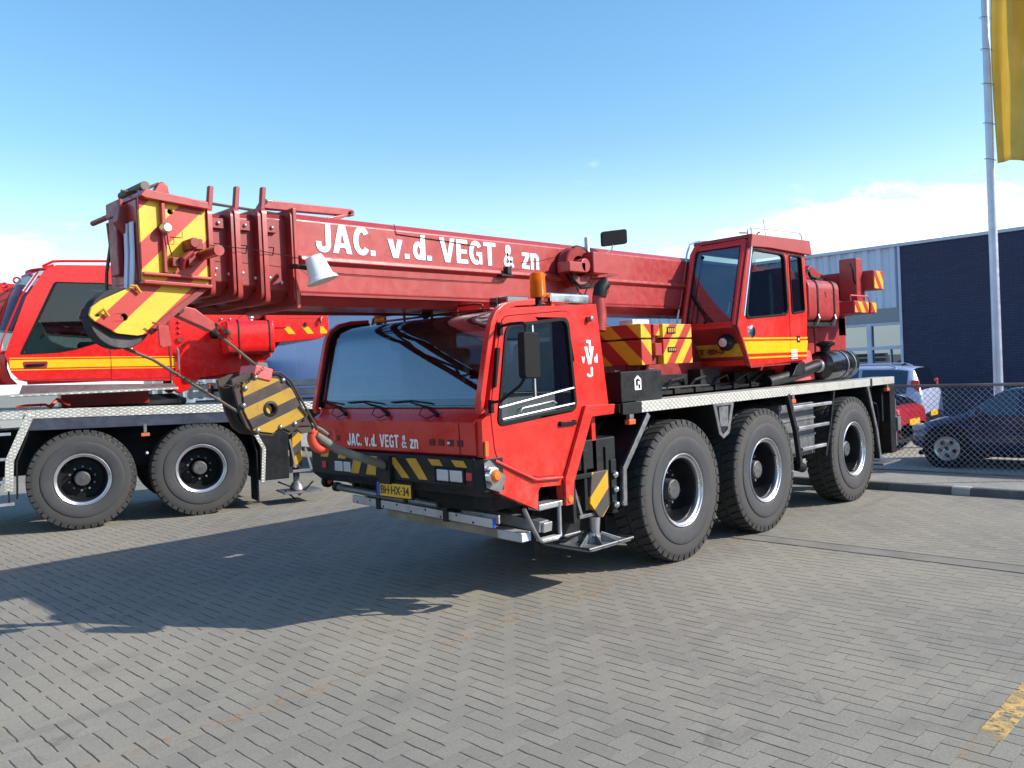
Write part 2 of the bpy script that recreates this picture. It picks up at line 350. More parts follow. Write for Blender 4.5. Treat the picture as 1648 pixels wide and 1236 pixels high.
# ------------------------------------------------------------------ mesh builder
class MB:
    def __init__(s): s.v = []; s.f = []
    def add(s, vs, fs):
        n = len(s.v); s.v += [Vector(v) for v in vs]; s.f += [[i+n for i in f] for f in fs]; return s
    def box(s, x0, x1, y0, y1, z0, z1):
        x0, x1 = sorted((x0, x1)); y0, y1 = sorted((y0, y1)); z0, z1 = sorted((z0, z1))
        return s.add([(x, y, z) for x in (x0, x1) for y in (y0, y1) for z in (z0, z1)],
                     [(0, 1, 3, 2), (4, 6, 7, 5), (0, 4, 5, 1), (2, 3, 7, 6), (0, 2, 6, 4), (1, 5, 7, 3)])
    def prism(s, pts, a, b, ax='y', holes=()):
        f = {'y': lambda p, d: (p[0], d, p[1]), 'x': lambda p, d: (d, p[0], p[1]), 'z': lambda p, d: (p[0], p[1], d)}[ax]
        loops = [list(pts)]+[list(h) for h in holes]
        if holes:
            flat = [p for l in loops for p in l]
            tri = tessellate_polygon([[Vector((p[0], p[1], 0)) for p in l] for l in loops])
            n = len(s.v); s.v += [Vector(f(p, a)) for p in flat]+[Vector(f(p, b)) for p in flat]; m = len(flat)
            s.f += [[n+i for i in t] for t in tri]+[[n+m+i for i in reversed(t)] for t in tri]
            o = 0
            for l in loops:
                k = len(l)
                for i in range(k):
                    j = (i+1) % k; s.f.append([n+o+i, n+o+j, n+m+o+j, n+m+o+i])
                o += k
            return s
        k = len(pts)
        return s.add([f(p, a) for p in pts]+[f(p, b) for p in pts],
                     [list(range(k)), list(range(2*k-1, k-1, -1))]+[[i, (i+1) % k, k+(i+1) % k, k+i] for i in range(k)])
    def tube(s, path, r, n=8, closed=False):
        P = [Vector(p) for p in path]; rs = r if isinstance(r, (list, tuple)) else [r]*len(P)
        rings = []; prev = None
        for i, p in enumerate(P):
            if closed: d = P[(i+1) % len(P)]-P[i-1]
            else: d = P[min(i+1, len(P)-1)]-P[max(i-1, 0)]
            d.normalize()
            if prev is None:
                a = Vector((0, 0, 1)) if abs(d.z) < .9 else Vector((1, 0, 0)); prev = d.cross(a).normalized()
            else:
                prev = (prev-d*prev.dot(d)).normalized()
            q = d.cross(prev); b0 = len(s.v)
            for k in range(n):
                an = 2*PI*k/n; s.v.append(p+(prev*math.cos(an)+q*math.sin(an))*rs[i])
            rings.append(b0)
        m = len(rings)
        for i in range(m if closed else m-1):
            a, b = rings[i], rings[(i+1) % m]
            for k in range(n): s.f.append([a+k, a+(k+1) % n, b+(k+1) % n, b+k])
        if not closed:
            s.f.append([rings[0]+k for k in reversed(range(n))]); s.f.append([rings[-1]+k for k in range(n)])
        return s
    def cyl(s, a, b, r, n=24, r2=None): return s.tube([a, b], [r, r if r2 is None else r2], n)
    def lathe(s, prof, c, ax='y', n=48, closed=False):
        # prof: (radius, offset along the axis)
        c = Vector(c); b0 = len(s.v); m = len(prof)
        for k in range(n):
            an = 2*PI*k/n; ca, sa = math.cos(an), math.sin(an)
            for (r, o) in prof:
                s.v.append(c+(Vector((r*ca, o, r*sa)) if ax == 'y' else Vector((o, r*ca, r*sa)) if ax == 'x' else Vector((r*ca, r*sa, o))))
        for k in range(n):
            k2 = (k+1) % n
            for i in range(m if closed else m-1):
                i2 = (i+1) % m; s.f.append([b0+k*m+i, b0+k*m+i2, b0+k2*m+i2, b0+k2*m+i])
        return s
    def ball(s, c, r, n=12, sz=1.0):
        prof = [(r*math.sin(PI*i/n), -r*sz*math.cos(PI*i/n)) for i in range(n+1)]
        prof[0] = (1e-4, prof[0][1]); prof[-1] = (1e-4, prof[-1][1])
        return s.lathe(prof, c, 'z', 16)
    def strip(s, pts, y0, y1, th, ax='y'):
        # a thin curved sheet: polyline in xz extruded over y with thickness
        n = len(pts); nr = []
        for i in range(n):
            d = Vector(pts[min(i+1, n-1)])-Vector(pts[max(i-1, 0)]); d.normalize(); nr.append((-d.y*th, d.x*th))
        poly = list(pts)+[(pts[i][0]+nr[i][0], pts[i][1]+nr[i][1]) for i in reversed(range(n))]
        b0 = len(s.v); k = len(poly)
        s.v += [Vector((p[0], y0, p[1])) for p in poly]+[Vector((p[0], y1, p[1])) for p in poly]
        for i in range(k): s.f.append([b0+i, b0+(i+1) % k, b0+k+(i+1) % k, b0+k+i])
        for i in range(n-1):
            a, b, c2, d2 = i, i+1, k-2-i, k-1-i
            s.f.append([b0+a, b0+d2, b0+c2, b0+b]); s.f.append([b0+k+a, b0+k+b, b0+k+c2, b0+k+d2])
        return s
    def xf(s, mat): s.v = [mat @ v for v in s.v]; return s

FRAME = {}   # object name -> its origin in its thing's own coordinates
def link(o, parent=None):
    SC.collection.objects.link(o)
    if parent: o.parent = parent
    return o
def tag(o, label=None, cat=None, group=None, kind=None):
    for k, v in (('label', label), ('category', cat), ('group', group), ('kind', kind)):
        if v: o[k] = v
    return o
def islands(mb):
    par = list(range(len(mb.v)))
    def find(a):
        while par[a] != a: par[a] = par[par[a]]; a = par[a]
        return a
    for f in mb.f:
        for i in f[1:]: par[find(i)] = find(f[0])
    out = {}
    for f in mb.f: out.setdefault(find(f[0]), []).append(f)
    res = []
    for fs in out.values():
        ids = sorted({i for f in fs for i in f}); mp = {a: k for k, a in enumerate(ids)}
        q = MB(); q.v = [mb.v[i] for i in ids]; q.f = [[mp[i] for i in f] for f in fs]; res.append(q)
    return res
def each(name, mb, mat, parent=None, **k):
    return [build(name, q, mat, parent, **k) for q in islands(mb)][0]
def build(name, mb, mat, parent=None, bev=0, seg=2, ang=35, smooth=True, label=None, origin=None):
    bm = bmesh.new()
    vs = [bm.verts.new(v) for v in mb.v]
    for f in mb.f:
        try: bm.faces.new([vs[i] for i in f])
        except ValueError: pass
    bmesh.ops.remove_doubles(bm, verts=bm.verts, dist=1e-5)
    bmesh.ops.recalc_face_normals(bm, faces=bm.faces)
    me = D.meshes.new(name); 
    lo = Vector([min(v.co[i] for v in bm.verts) for i in range(3)]); hi = Vector([max(v.co[i] for v in bm.verts) for i in range(3)])
    c = (lo+hi)/2 if origin is None else Vector(origin)
    if parent is None and origin is None: c.z = lo.z
    for v in bm.verts: v.co -= c
    bm.to_mesh(me); bm.free()
    me.materials.append(MATS[mat])
    if smooth:
        for p in me.polygons: p.use_smooth = True
        me.set_sharp_from_angle(angle=math.radians(ang))
    o = D.objects.new(name, me); link(o, parent)
    o.location = c-(FRAME.get(parent.name, Vector()) if parent else Vector()); FRAME[o.name] = c
    if bev:
        md = o.modifiers.new('bevel', 'BEVEL'); md.width = bev; md.segments = seg; md.limit_method = 'ANGLE'; md.angle_limit = math.radians(38)
        md.harden_normals = True
    if label: o['label'] = label
    return o
def thing(name, label, cat, base_pt=(0, 0, 0), loc=None, rotz=0, group=None):
    """Empty at a thing's base.  base_pt is in the thing's own building coordinates; loc (world) is where those coordinates' zero sits."""
    o = D.objects.new(name, None); link(o); o.empty_display_size = .3
    bp = Vector(base_pt); FRAME[o.name] = bp
    R = Matrix.Rotation(rotz, 4, 'Z'); o.location = Vector(loc or (0, 0, 0))+R @ bp; o.rotation_euler = (0, 0, rotz)
    return tag(o, label, cat, group)
def place(o, parent, at):
    """parent an already made object whose building coordinates equal the parent's"""
    o.parent = parent; o.location = Vector(at)-FRAME[parent.name]
def copy_tree(o, parent=None):
    c = o.copy(); SC.collection.objects.link(c)
    if parent: c.parent = parent
    FRAME[c.name] = FRAME.get(o.name, Vector())
    for ch in [x for x in D.objects if x.parent == o]: copy_tree(ch, c)
    return c
def lettering(name, s, box, plane, d, mat, parent, bold=.02, ext=.0025):
    """s fitted in box=(a0,a1,z0,z1); plane 'side': runs +x at y=d; 'front': runs -y at x=d"""
    cu = D.curves.new('t', 'FONT'); cu.body = s; cu.size = 1; cu.offset = bold; cu.extrude = .5; cu.resolution_u = 4
    ob = D.objects.new('t', cu); SC.collection.objects.link(ob)
    dg = bpy.context.evaluated_depsgraph_get(); me = D.meshes.new_from_object(ob.evaluated_get(dg))
    D.objects.remove(ob); D.curves.remove(cu)
    xs = [v.co.x for v in me.vertices]; ys = [v.co.y for v in me.vertices]
    x0, x1, y0, y1 = min(xs), max(xs), min(ys), max(ys); a0, a1, z0, z1 = box
    c = None
    for v in me.vertices:
        a = a0+(v.co.x-x0)/(x1-x0)*(a1-a0); z = z0+(v.co.y-y0)/(y1-y0)*(z1-z0); e = -v.co.z*2*ext
        v.co = Vector((a, d+e, z)) if plane == 'side' else Vector((d+e, a, z)) if plane == 'front' else Vector((d-e, a, z))
    c = Vector(((a0+a1)/2, d, (z0+z1)/2)) if plane == 'side' else Vector((d, (a0+a1)/2, (z0+z1)/2))
    for v in me.vertices: v.co -= c
    me.materials.clear(); me.materials.append(MATS[mat]); me.name = name
    o = D.objects.new(name, me); link(o, parent); o.location = c-FRAME[parent.name]; FRAME[o.name] = c
    return o
def ribbon(pts, w, closed=False):
    P = [Vector(p) for p in pts]; k = len(P); L = []; R = []
    for i in range(k):
        a = P[i-1] if (closed or i) else None; b = P[(i+1) % k] if (closed or i < k-1) else None
        d1 = (P[i]-a).normalized() if a is not None else None; d2 = (b-P[i]).normalized() if b is not None else None
        if d1 is None: d1 = d2
        if d2 is None: d2 = d1
        t_ = (d1+d2).normalized(); n = Vector((-t_.y, t_.x)); s_ = w/2/max(.45, n.dot(Vector((-d1.y, d1.x))))
        L.append(P[i]+n*s_); R.append(P[i]-n*s_)
    return L, R
def arc(cx, cy, rx, ry, a0, a1, n=16): return [(cx+rx*math.cos(math.radians(a0+(a1-a0)*i/n)), cy+ry*math.sin(math.radians(a0+(a1-a0)*i/n))) for i in range(n+1)]
# bold condensed grotesque letters: ('p', outline, holes) or ('r', centre line, width, closed)
GL = {
 'J': [('r', [(.44, 1), (.44, .32)]+arc(.26, .28, .18, .195, 0, -180)+[(.08, .36)], .19, False)],
 'A': [('p', [(0, 0), (.2, 0), (.25, .2), (.47, .2), (.52, 0), (.72, 0), (.48, 1), (.24, 1)], [[(.285, .36), (.435, .36), (.36, .74)]])],
 'C': [('r', arc(.33, .5, .235, .415, 38, 322, 26), .19, False)],
 'G': [('r', arc(.33, .5, .235, .415, 38, 300, 26), .19, False), ('p', [(.36, .54), (.64, .54), (.64, .02), (.52, .02), (.50, .12), (.46, .38), (.36, .38)], [])],
 'V': [('p', [(0, 1), (.21, 1), (.36, .30), (.51, 1), (.72, 1), (.47, 0), (.25, 0)], [])],
 'E': [('p', [(0, 0), (.55, 0), (.55, .17), (.2, .17), (.2, .42), (.5, .42), (.5, .58), (.2, .58), (.2, .83), (.54, .83), (.54, 1), (0, 1)], [])],
 'T': [('p', [(.22, 0), (.42, 0), (.42, .83), (.64, .83), (.64, 1), (0, 1), (0, .83), (.22, .83)], [])],
 '.': [('p', [(0, 0), (.19, 0), (.19, .19), (0, .19)], [])],
 'v': [('p', [(0, .72), (.2, .72), (.29, .26), (.38, .72), (.58, .72), (.39, 0), (.19, 0)], [])],
 'd': [('r', arc(.24, .36, .155, .275, 0, 337.5, 15), .17, True), ('p', [(.34, 0), (.52, 0), (.52, 1), (.34, 1)], [])],
 'z': [('p', [(0, 0), (.5, 0), (.5, .15), (.22, .15), (.5, .58), (.5, .72), (.02, .72), (.02, .57), (.27, .57), (0, .15)], [])],
 'n': [('p', [(0, 0), (.18, 0), (.18, .72), (0, .72)], []), ('r', arc(.28, .46, .165, .175, 165, 0, 12)+[(.445, 0)], .18, False)],
 '&': [('r', [(.66, .02), (.36, .42), (.22, .66)]+arc(.32, .80, .12, .125, 190, -20, 12)+[(.40, .66), (.18, .44)]+arc(.25, .24, .165, .165, 150, 320, 12)+[(.50, .26), (.58, .46)], .145, False)],
}
ADV = {'.': .34, ' ': .36}
def bold_lettering(name, s, box, plane, d, mat, parent, grow=0):
    Q = []; x = 0; k = 0
    m = MB()
    for ch in s:
        if ch == ' ': x += ADV[' ']; continue
        hi = 0
        for g_ in GL[ch]:
            e0, e1 = -.5-.02*(k % 3), .5; k += 1; b0 = len(m.v)
            if g_[0] == 'p': m.prism([(a+x, b) for a, b in g_[1]], e0, e1, 'y', [[(a+x, b) for a, b in h] for h in g_[2]])
            else:
                L, R = ribbon(g_[1], g_[2], g_[3]); n = len(L)
                m.v += [Vector((p.x+x, e, p.y)) for e in (e0, e1) for p in L+R]
                for i in range(n if g_[3] else n-1):
                    j = (i+1) % n; a, b, c2, d2 = i, j, n+j, n+i; q = 2*n
                    m.f += [[b0+a, b0+b, b0+c2, b0+d2], [b0+q+d2, b0+q+c2, b0+q+b, b0+q+a], [b0+a, b0+q+a, b0+q+b, b0+b], [b0+d2, b0+c2, b0+q+c2, b0+q+d2]]
                if not g_[3]:
                    for i in (0, n-1): m.f.append([b0+i, b0+n+i, b0+3*n+i, b0+2*n+i])
            hi = max(hi, max(v.x for v in m.v[b0:]))
        x = hi+(.15 if ch == '.' else .075)
    xs = [v.x for v in m.v]; zs = [v.z for v in m.v]; x0, x1, z0_, z1_ = min(xs), max(xs), min(zs), max(zs)
    a0, a1, z0, z1 = box
    for v in m.v:
        a = a0+(v.x-x0)/(x1-x0)*(a1-a0); z = z0+(v.z-z0_)/(z1_-z0_)*(z1-z0); e = v.y*.0012
        v.x, v.y, v.z = (a, d+e, z) if plane == 'side' else (d+e, a, z)
    return build(name, m, mat, parent, smooth=False)
def rnd(p, r, n=5):
    """round the corners of a polygon"""
    out = []; k = len(p)
    for i in range(k):
        a, b, c = Vector(p[i-1]), Vector(p[i]), Vector(p[(i+1) % k])
        d1, d2 = (a-b), (c-b); rr = min(r, d1.length*.45, d2.length*.45)
        s_, e_ = b+d1.normalized()*rr, b+d2.normalized()*rr
        for j in range(n+1):
            u = j/n; q = s_*(1-u)**2+b*2*u*(1-u)+e_*u*u; out.append((q.x, q.y))
    return out

# ------------------------------------------------------------------ the setting
def sheet(name, x0, x1, y0, y1, z, mat, th=None):
    m = MB()
    if th: m.box(x0, x1, y0, y1, z-th, z)
    else: m.add([(x0, y0, z), (x1, y0, z), (x1, y1, z), (x0, y1, z)], [(0, 1, 2, 3)])
    o = build(name, m, mat, smooth=False); return tag(o, kind='structure')
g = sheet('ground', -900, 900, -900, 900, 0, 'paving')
v_ = sheet('verge', 5.22, 120, -60, 60, .06, 'verge', .058)
# gutter strip across the yard: two dished concrete strips and an open joint
m = MB(); m.box(1.16, 1.40, -14, 0.2, -.02, .004); m.v = [v for v in m.v]; o = build('drainage_gutter', m, 'gutter', smooth=False); tag(o, kind='structure')
m = MB(); m.box(1.402, 1.43, -14, .3, -.02, .003); m.box(1.145, 1.158, -14, .2, -.02, .003); o = build('gutter_joint', m, 'rust', smooth=False); tag(o, kind='structure')
# kerb
m = MB(); y = -16.0
while y < 34:
    m.prism([(5.07, 0), (5.085, .085), (5.10, .10), (5.21, .10), (5.23, 0)], y+.004, y+.996, 'y'); y += 1.0
o = build('kerb', m, 'kerb', smooth=False); tag(o, kind='structure')
m = MB().prism([(5.062, .002), (5.078, .09), (5.098, .105), (5.215, .104), (5.24, .01)], -1.05, -.83, 'y')
o = build('kerb_block', m, 'concrete_light', smooth=False); tag(o, kind='structure')
# painted bay lines
for (x0, x1, yc, mt_) in ((-7.5, -.4, -3.25, 'worn_yellow_paint'), (-9, 1.1, .02, 'faint_yellow_paint'), (-12, 1.1, 3.35, 'faint_yellow_paint')):
    m = MB().add([(x0, yc-.06, .004), (x1, yc-.06, .004), (x1, yc+.06, .004), (x0, yc+.06, .004)], [(0, 1, 2, 3)])
    o = build('bay_line', m, mt_, smooth=False); tag(o, kind='structure')

# ------------------------------------------------------------------ factory building
def factory():
    t = thing('factory_building', 'long low factory with dark blue brick wall, ribbed pale cladding and a window band', 'building', (16, 10, .06))
    m = MB().box(16.03, 30, -16, 3.62, .0, 4.72); build('brick_wall', m, 'dark_brick', t)
    m = MB().box(15.98, 16.6, -16, 12.2, 4.72, 4.80); build('roof_edge', m, 'white_trim', t); build('roof_edge', MB().box(16.0, 16.6, 12.2, 37.45, 5.0, 5.07), 'white_trim', t)
    m = MB(); y = 3.70
    while y < 12.2:                                       # trapezoidal ribs
        m.prism([(y, 16.10), (y+.05, 16.04), (y+.17, 16.04), (y+.22, 16.10)], 3.12, 4.72, 'z')
        y += .36
    m.v = [Vector((v.y, v.x, v.z)) for v in m.v]
    m.box(16.10, 16.3, 3.66, 12.2, 3.12, 4.72)
    build('cladding', m, 'cladding', t, smooth=False)
    m = MB().box(16.0, 16.04, 3.60, 3.66, .06, 4.72); build('corner_trim', m, 'white_trim', t)
    m = MB().box(16.06, 16.35, 3.66, 12.0, 2.74, 3.12); build('sign_band', m, 'sign_band', t)
    m = MB().box(16.05, 16.35, 3.66, 12.0, .06, .95); build('sill_wall', m, 'sign_band', t)
    gl = build('window', MB().box(16.16, 16.17, 3.68, 12.0, .95, 2.74), 'building_glass', t)
    f = MB()
    for yy in (4.50, 5.52, 6.9, 8.3, 9.7, 11.1): f.box(16.06, 16.14, yy-.06, yy+.06, .95, 2.74)
    f.box(16.07, 16.135, 3.66, 12, 2.02, 2.11); f.box(16.07, 16.135, 3.66, 12, .95, 1.02); f.box(16.07, 16.135, 3.66, 12, 2.67, 2.74)
    f.box(16.08, 16.13, 3.95, 3.975, 1.02, 2.02)
    build('frame', f, 'white_trim', gl, bev=.005)
    m = MB(); y = 12.0
    m.box(16.06, 16.3, 12.2, 37.4, .06, 5.0)
    build('smooth_cladding', m, 'cladding_blue', t, smooth=False)
    for yy in (17.5, 23, 28.5, 34): build('wall_joint', MB().box(16.055, 16.06, yy, yy+.02, .06, 4.72), 'white_trim', t)
    m = MB().box(16.3, 30, 3.62, 37.4, .06, 4.70)
    build('inner_wall', m, 'interior_wall', t)
    m = MB().box(16.3, 30, -16, 37.4, 4.73, 4.76); build('roof', m, 'sign_band', t)
factory()
def office():
    t = thing('office_building', 'pale grey office with narrow upright windows far behind the left crane', 'building', (0, 0, 0), (10.4, 36.4, 0), math.radians(-45))
    build('wall', MB().box(-1.3, 3.3, 0, 10, 0, 3.1), 'office_wall', t)
    for k in range(9):
        s = -1.1+k*.5
        w = build('window', MB().box(s, s+.22, -.03, .03, 1.2, 2.55), 'building_glass', t)
        build('frame', MB().box(s-.02, s+.24, -.05, -.031, 1.12, 1.19), 'white_trim', w)
office()

def workshop():  # unseen building added behind the viewer to darken the glass reflections
    t = thing('added_workshop', 'long grey workshop across the yard, unseen, added to darken the cab window reflections', 'building', (0, -45, 0))
    build('wall', MB().box(-60, 60, -55, -45, 0, 6.5), 'sign_band', t); build('roof', MB().box(-60.3, 60.3, -55.3, -44.7, 6.5, 6.8), 'dark_frame', t)
    for k in range(12):
        x = -54+k*9.5; d = build('door', MB().box(x, x+4.5, -45.03, -44.95, .0, 4.4), 'office_wall' if k % 3 else 'skirt_blue', t); build('door_frame', MB().prism([(x-.2, 0), (x+4.7, 0), (x+4.7, 4.6), (x-.2, 4.6)], -44.94, -44.90, 'y', [[(x, .01), (x+4.5, .01), (x+4.5, 4.4), (x, 4.4)]]), 'dark_frame', d)
workshop()
# ------------------------------------------------------------------ flagpole and flag
def flagpole():
    t = thing('flagpole', 'tall pale metal flagpole in front of the dark brick wall', 'flagpole', (11, .1, .06))
    build('pole', MB().tube([(11, .1, .06), (11, .1, 5), (11, .1, 12.5)], [.085, .075, .05], 20), 'pole', t)
    build('base_plate', MB().box(10.8, 11.2, -.1, .3, .06, .09), 'grey_metal', t)
    build('cap', MB().ball((11, .1, 12.55), .09), 'pole', t)
    m = MB()
    for z in (5.52, 6.2, 6.95, 7.6, 8.2, 8.9): m.tube([(11+.10*math.cos(a), .1+.10*math.sin(a), z+.03*math.sin(a)) for a in [2*PI*k/12 for k in range(12)]], .004, 5, True)
    each('halyard_ring', m, 'black_plastic', t)
    # the flag: a tall narrow cloth with deep folds
    m = MB(); nu, nv = 46, 40
    for j in range(nv+1):
        v = j/nv
        for i in range(nu+1):
            u = i/nu
            z = 5.42+v*5.3-.20*u+.05*math.sin(u*9)*(1-v)
            amp = .16*min(1, u*4)
            y = -.02-u*1.45+.05*math.sin(v*5+u*6)
            x = 11+amp*math.sin(u*17+v*1.6)+amp*.5*math.sin(u*31-v*3.2)+.04*math.sin(v*8)
            m.v.append(Vector((x, y, z)))
    for j in range(nv):
        for i in range(nu):
            a = j*(nu+1)+i; m.f.append([a, a+1, a+nu+2, a+nu+1])
    o = build('flag', m, 'flag'); md = o.modifiers.new('thick', 'SOLIDIFY'); md.thickness = .003
    tag(o, 'tall golden yellow banner with deep folds hanging from the flagpole', 'flag')
flagpole()

# ------------------------------------------------------------------ chain link fence
def fence():
    t = thing('chain_link_fence', 'low chain link fence with a rusty top rail between kerb and parked cars', 'fence', (6.6, -3, .06))
    build('top_rail', MB().cyl((6.6, 1.2, 1.40), (6.6, -9, 1.39), .022, 10), 'fence_rail', t)
    build('bottom_rail', MB().cyl((6.6, 1.2, .085), (6.6, -9, .085), .012, 8), 'fence_rail', t)
    for y in (1.2, -1.9, -4.4, -6.9):
        build('post', MB().cyl((6.63, y, .05), (6.63, y, 1.43), .026, 12), 'fence_rail', t)
    m = MB(); st = .088; z0, z1 = .09, 1.385; h = z1-z0; y0, y1 = 1.2, -9
    n = int((y0-y1+h)/st)
    rr = .003
    for k in range(n):                                     # diagonal wires, clipped to the fence panel
        for sgn in (1, -1):
            a = y0+h-k*st if sgn > 0 else y0-k*st+.0
            pa, pb = (a, z0), (a-h, z1)
            if sgn < 0: pa, pb = (y1-h+k*st, z0), (y1+k*st, z1)
            (ya, za), (yb, zb) = pa, pb
            def clip(ya, za, yb, zb):
                t0, t1 = 0, 1
                for lim, s in ((y0, 1), (y1, -1)):
                    da, db = (lim-ya)*s, (lim-yb)*s
                    if da < 0 and db < 0: return None
                    if da < 0: t0 = max(t0, da/(da-db))
                    elif db < 0: t1 = min(t1, da/(da-db))
                return t0, t1
            c = clip(ya, za, yb, zb)
            if not c or c[1]-c[0] < .02: continue
            P = [Vector((6.6+.004*sgn, ya+(yb-ya)*u, za+(zb-za)*u)) for u in c]
            m.tube(P, rr, 4)
    build('mesh', m, 'fence_wire', t, smooth=False)
fence()

# ------------------------------------------------------------------ parked cars
def smooth_at(pts, x):
    # monotone-ish smooth interpolation through control points
    n = len(pts)
    if x <= pts[0][0]: return pts[0][1]
    if x >= pts[-1][0]: return pts[-1][1]
    for i in range(n-1):
        if pts[i][0] <= x <= pts[i+1][0]:
            x0, y0 = pts[i]; x1, y1 = pts[i+1]; h = x1-x0; u = (x-x0)/h
            s = lambda a, b: (b[1]-a[1])/(b[0]-a[0])
            m0 = s(pts[i-1], pts[i+1]) if i else s(pts[0], pts[1]); m1 = s(pts[i], pts[i+2]) if i < n-2 else s(pts[-2], pts[-1])
            d = (y1-y0)/h
            if d == 0: m0 = m1 = 0
            else:
                m0 = max(-3*abs(d), min(3*abs(d), m0)); m1 = max(-3*abs(d), min(3*abs(d), m1))
                if m0*d < 0: m0 = 0
                if m1*d < 0: m1 = 0
            return y0*(2*u**3-3*u**2+1)+h*m0*(u**3-2*u**2+u)+y1*(-2*u**3+3*u**2)+h*m1*(u**3-u**2)
def car(name, label, loc, rotz, L, Wd, H, paintmat, kind, glassm='dark_glass'):
    """local x runs from the nose (0) to the tail (L), y from the near side (0) to Wd; the body is lofted through cross-sections"""
    t = thing(name, label, 'car', (L/2, Wd/2, 0), loc, rotz, 'cars parked behind the fence')
    w = Wd/2
    if kind == 'hatch':
        top = [(0, .46), (.04, .60), (.18, .70), (.5, .79), (.78, .86), (1.38, H-.04), (1.9, H), (2.7, H-.02), (L-.52, H-.10), (L-.14, .88), (L-.03, .80), (L, .55)]
        belt = [(0, .55), (1.0, .82), (L, .88)]; ws = (.80, 1.36); rw_ = (L-.50, L-.15); sw = (.90, L-.42); bp = (1.60,); wx = (.58, L-.68)
    else:
        top = [(0, .5), (.04, .72), (.2, .84), (.8, 1.0), (.95, 1.04), (1.75, H-.05), (2.3, H), (3.4, H-.01), (L-.22, H-.07), (L-.05, 1.06), (L-.01, .95), (L, .6)]
        belt = [(0, .66), (.9, .96), (L, 1.02)]; ws = (.98, 1.74); rw_ = (L-.22, L-.055); sw = (1.05, L-.30); bp = (1.95, 3.05); wx = (.80, L-.85)
    R = .31
    xs = sorted(set([0, .02, .06, .12]+[.2+i*(L-.4)/44 for i in range(45)]+[L-.12, L-.07, L-.03, L]+list(ws)+list(rw_)+list(sw)+[b+e for b in bp for e in (-.035, .035)]))
    secs = []
    for x in xs:
        zt = smooth_at(top, x); zb = min(smooth_at(belt, x), zt-.03)
        e = min(x, L-x); pl = 1-.16*max(0, 1-e/.5)**2.2                      # plan rounding at the ends
        W_ = w*pl; gh = max(0, min(1, (zt-zb-.05)/.35)); rw = W_*(.90-.19*gh)
        zlow = .24+.10*max(0, 1-e/.35)
        P = [(W_*.90, zlow), (W_*.975, zlow+.06), (W_, .44), (W_*1.0, .60 if zb > .64 else zb-.02), (W_*.985, zb-.05 if zb > .67 else zb-.01), (W_*.965, zb)]
        P += [(W_*.965+(rw-W_*.965)*.5+.012*gh, zb+(zt-.045-zb)*.5), (rw, zt-.045*gh-.012), (rw-.055, zt-.010), (rw*.6, zt+.008), (rw*.3, zt+.014), (0, zt+.016)]
        secs.append(P)
    K = len(secs[0]); NV = 2*K-1; n = len(xs)
    V = []
    for x, P in zip(xs, secs):
        V += [Vector((x, w-y, z)) for y, z in P]+[Vector((x, w+y, z)) for y, z in reversed(P[:-1])]
    def panel(i0, i1, k0, k1):      # quads between stations and rings, both sides
        out = []
        for i in range(i0, i1):
            for k in range(k0, k1):
                out.append((i, k))
        return out
    ix = lambda v: min(range(n), key=lambda i: abs(xs[i]-v))
    cells_side = set(); cells_ws = set(); cells_rw = set()
    a, b = ix(sw[0]), ix(sw[1])
    for i in range(a, b):
        if any(xs[i] >= q-.036 and xs[i+1] <= q+.036 for q in bp): continue
        if smooth_at(top, xs[i])-smooth_at(belt, xs[i]) < .10: continue
        for k in (5, 6): cells_side.add((i, k)); cells_side.add((i, NV-2-k))
    for i in range(ix(ws[0]), ix(ws[1])):
        for k in range(8, NV-9): cells_ws.add((i, k))
    for i in range(ix(rw_[0]), ix(rw_[1])):
        for k in range(8, NV-9): cells_rw.add((i, k))
    def mesh_of(cells, off=0):
        m = MB(); mp = {}
        def vi(i, k):
            if (i, k) not in mp:
                p = V[i*NV+k]
                if off:
                    pr_ = V[min(i+1, n-1)*NV+k]-V[max(i-1, 0)*NV+k]; pk = V[i*NV+min(k+1, NV-1)]-V[i*NV+max(k-1, 0)]
                    nn = pr_.cross(pk).normalized()
                    if nn.dot(p-Vector((L/2, w, .6))) < 0: nn = -nn
                    p = p+nn*off
                mp[(i, k)] = len(m.v); m.v.append(Vector(p))
            return mp[(i, k)]
        for i, k in sorted(cells): m.f.append([vi(i, k), vi(i+1, k), vi(i+1, k+1), vi(i, k+1)])
        return m
    body = mesh_of({(i, k) for i in range(n-1) for k in range(NV-1)})
    nb = len(body.v)
    build('body', body, paintmat, t, ang=55)
    def pane(nm, cells):
        if cells:
            m = mesh_of(cells, .005); parts = islands(m)
            for q in parts: build(nm, q, glassm, t, ang=60)
    pane('side_window', cells_side); pane('windscreen', cells_ws); pane('rear_window', cells_rw)
    # lamps, bumper, plate, mirrors, handles
    ye = w*.72
    for yy in (w-ye, w+ye):
        if kind == 'hatch':
            build('tail_light', MB().box(L-.22, L-.05, yy-.12, yy+.12, .70, .84), 'red_lamp', t, bev=.03, seg=3); build('reverse_lamp', MB().box(L-.20, L-.045, yy-.08, yy+.04, .66, .70), 'white_lens', t, bev=.01)
            build('headlight', MB().box(.02, .26, yy-.15, yy+.15, .56, .68), 'white_lens', t, bev=.05, seg=3)
        else:
            s_ = -1 if yy < w else 1
            build('tail_light', MB().box(L-.24, L-.075, yy+s_*.06-.05, yy+s_*.06+.05, .98, 1.28), 'red_lamp', t, bev=.03, seg=3); build('headlight', MB().box(.02, .3, yy-.16, yy+.16, .66, .84), 'white_lens', t, bev=.05, seg=3)
    build('number_plate', MB().box(L-.01, L+.012, w-.26, w+.26, .52, .63), 'plate_yellow', t)
    build('lower_trim', MB().box(.12, L-.12, .06, Wd-.06, .19, .26), 'black_plastic', t, bev=.02)
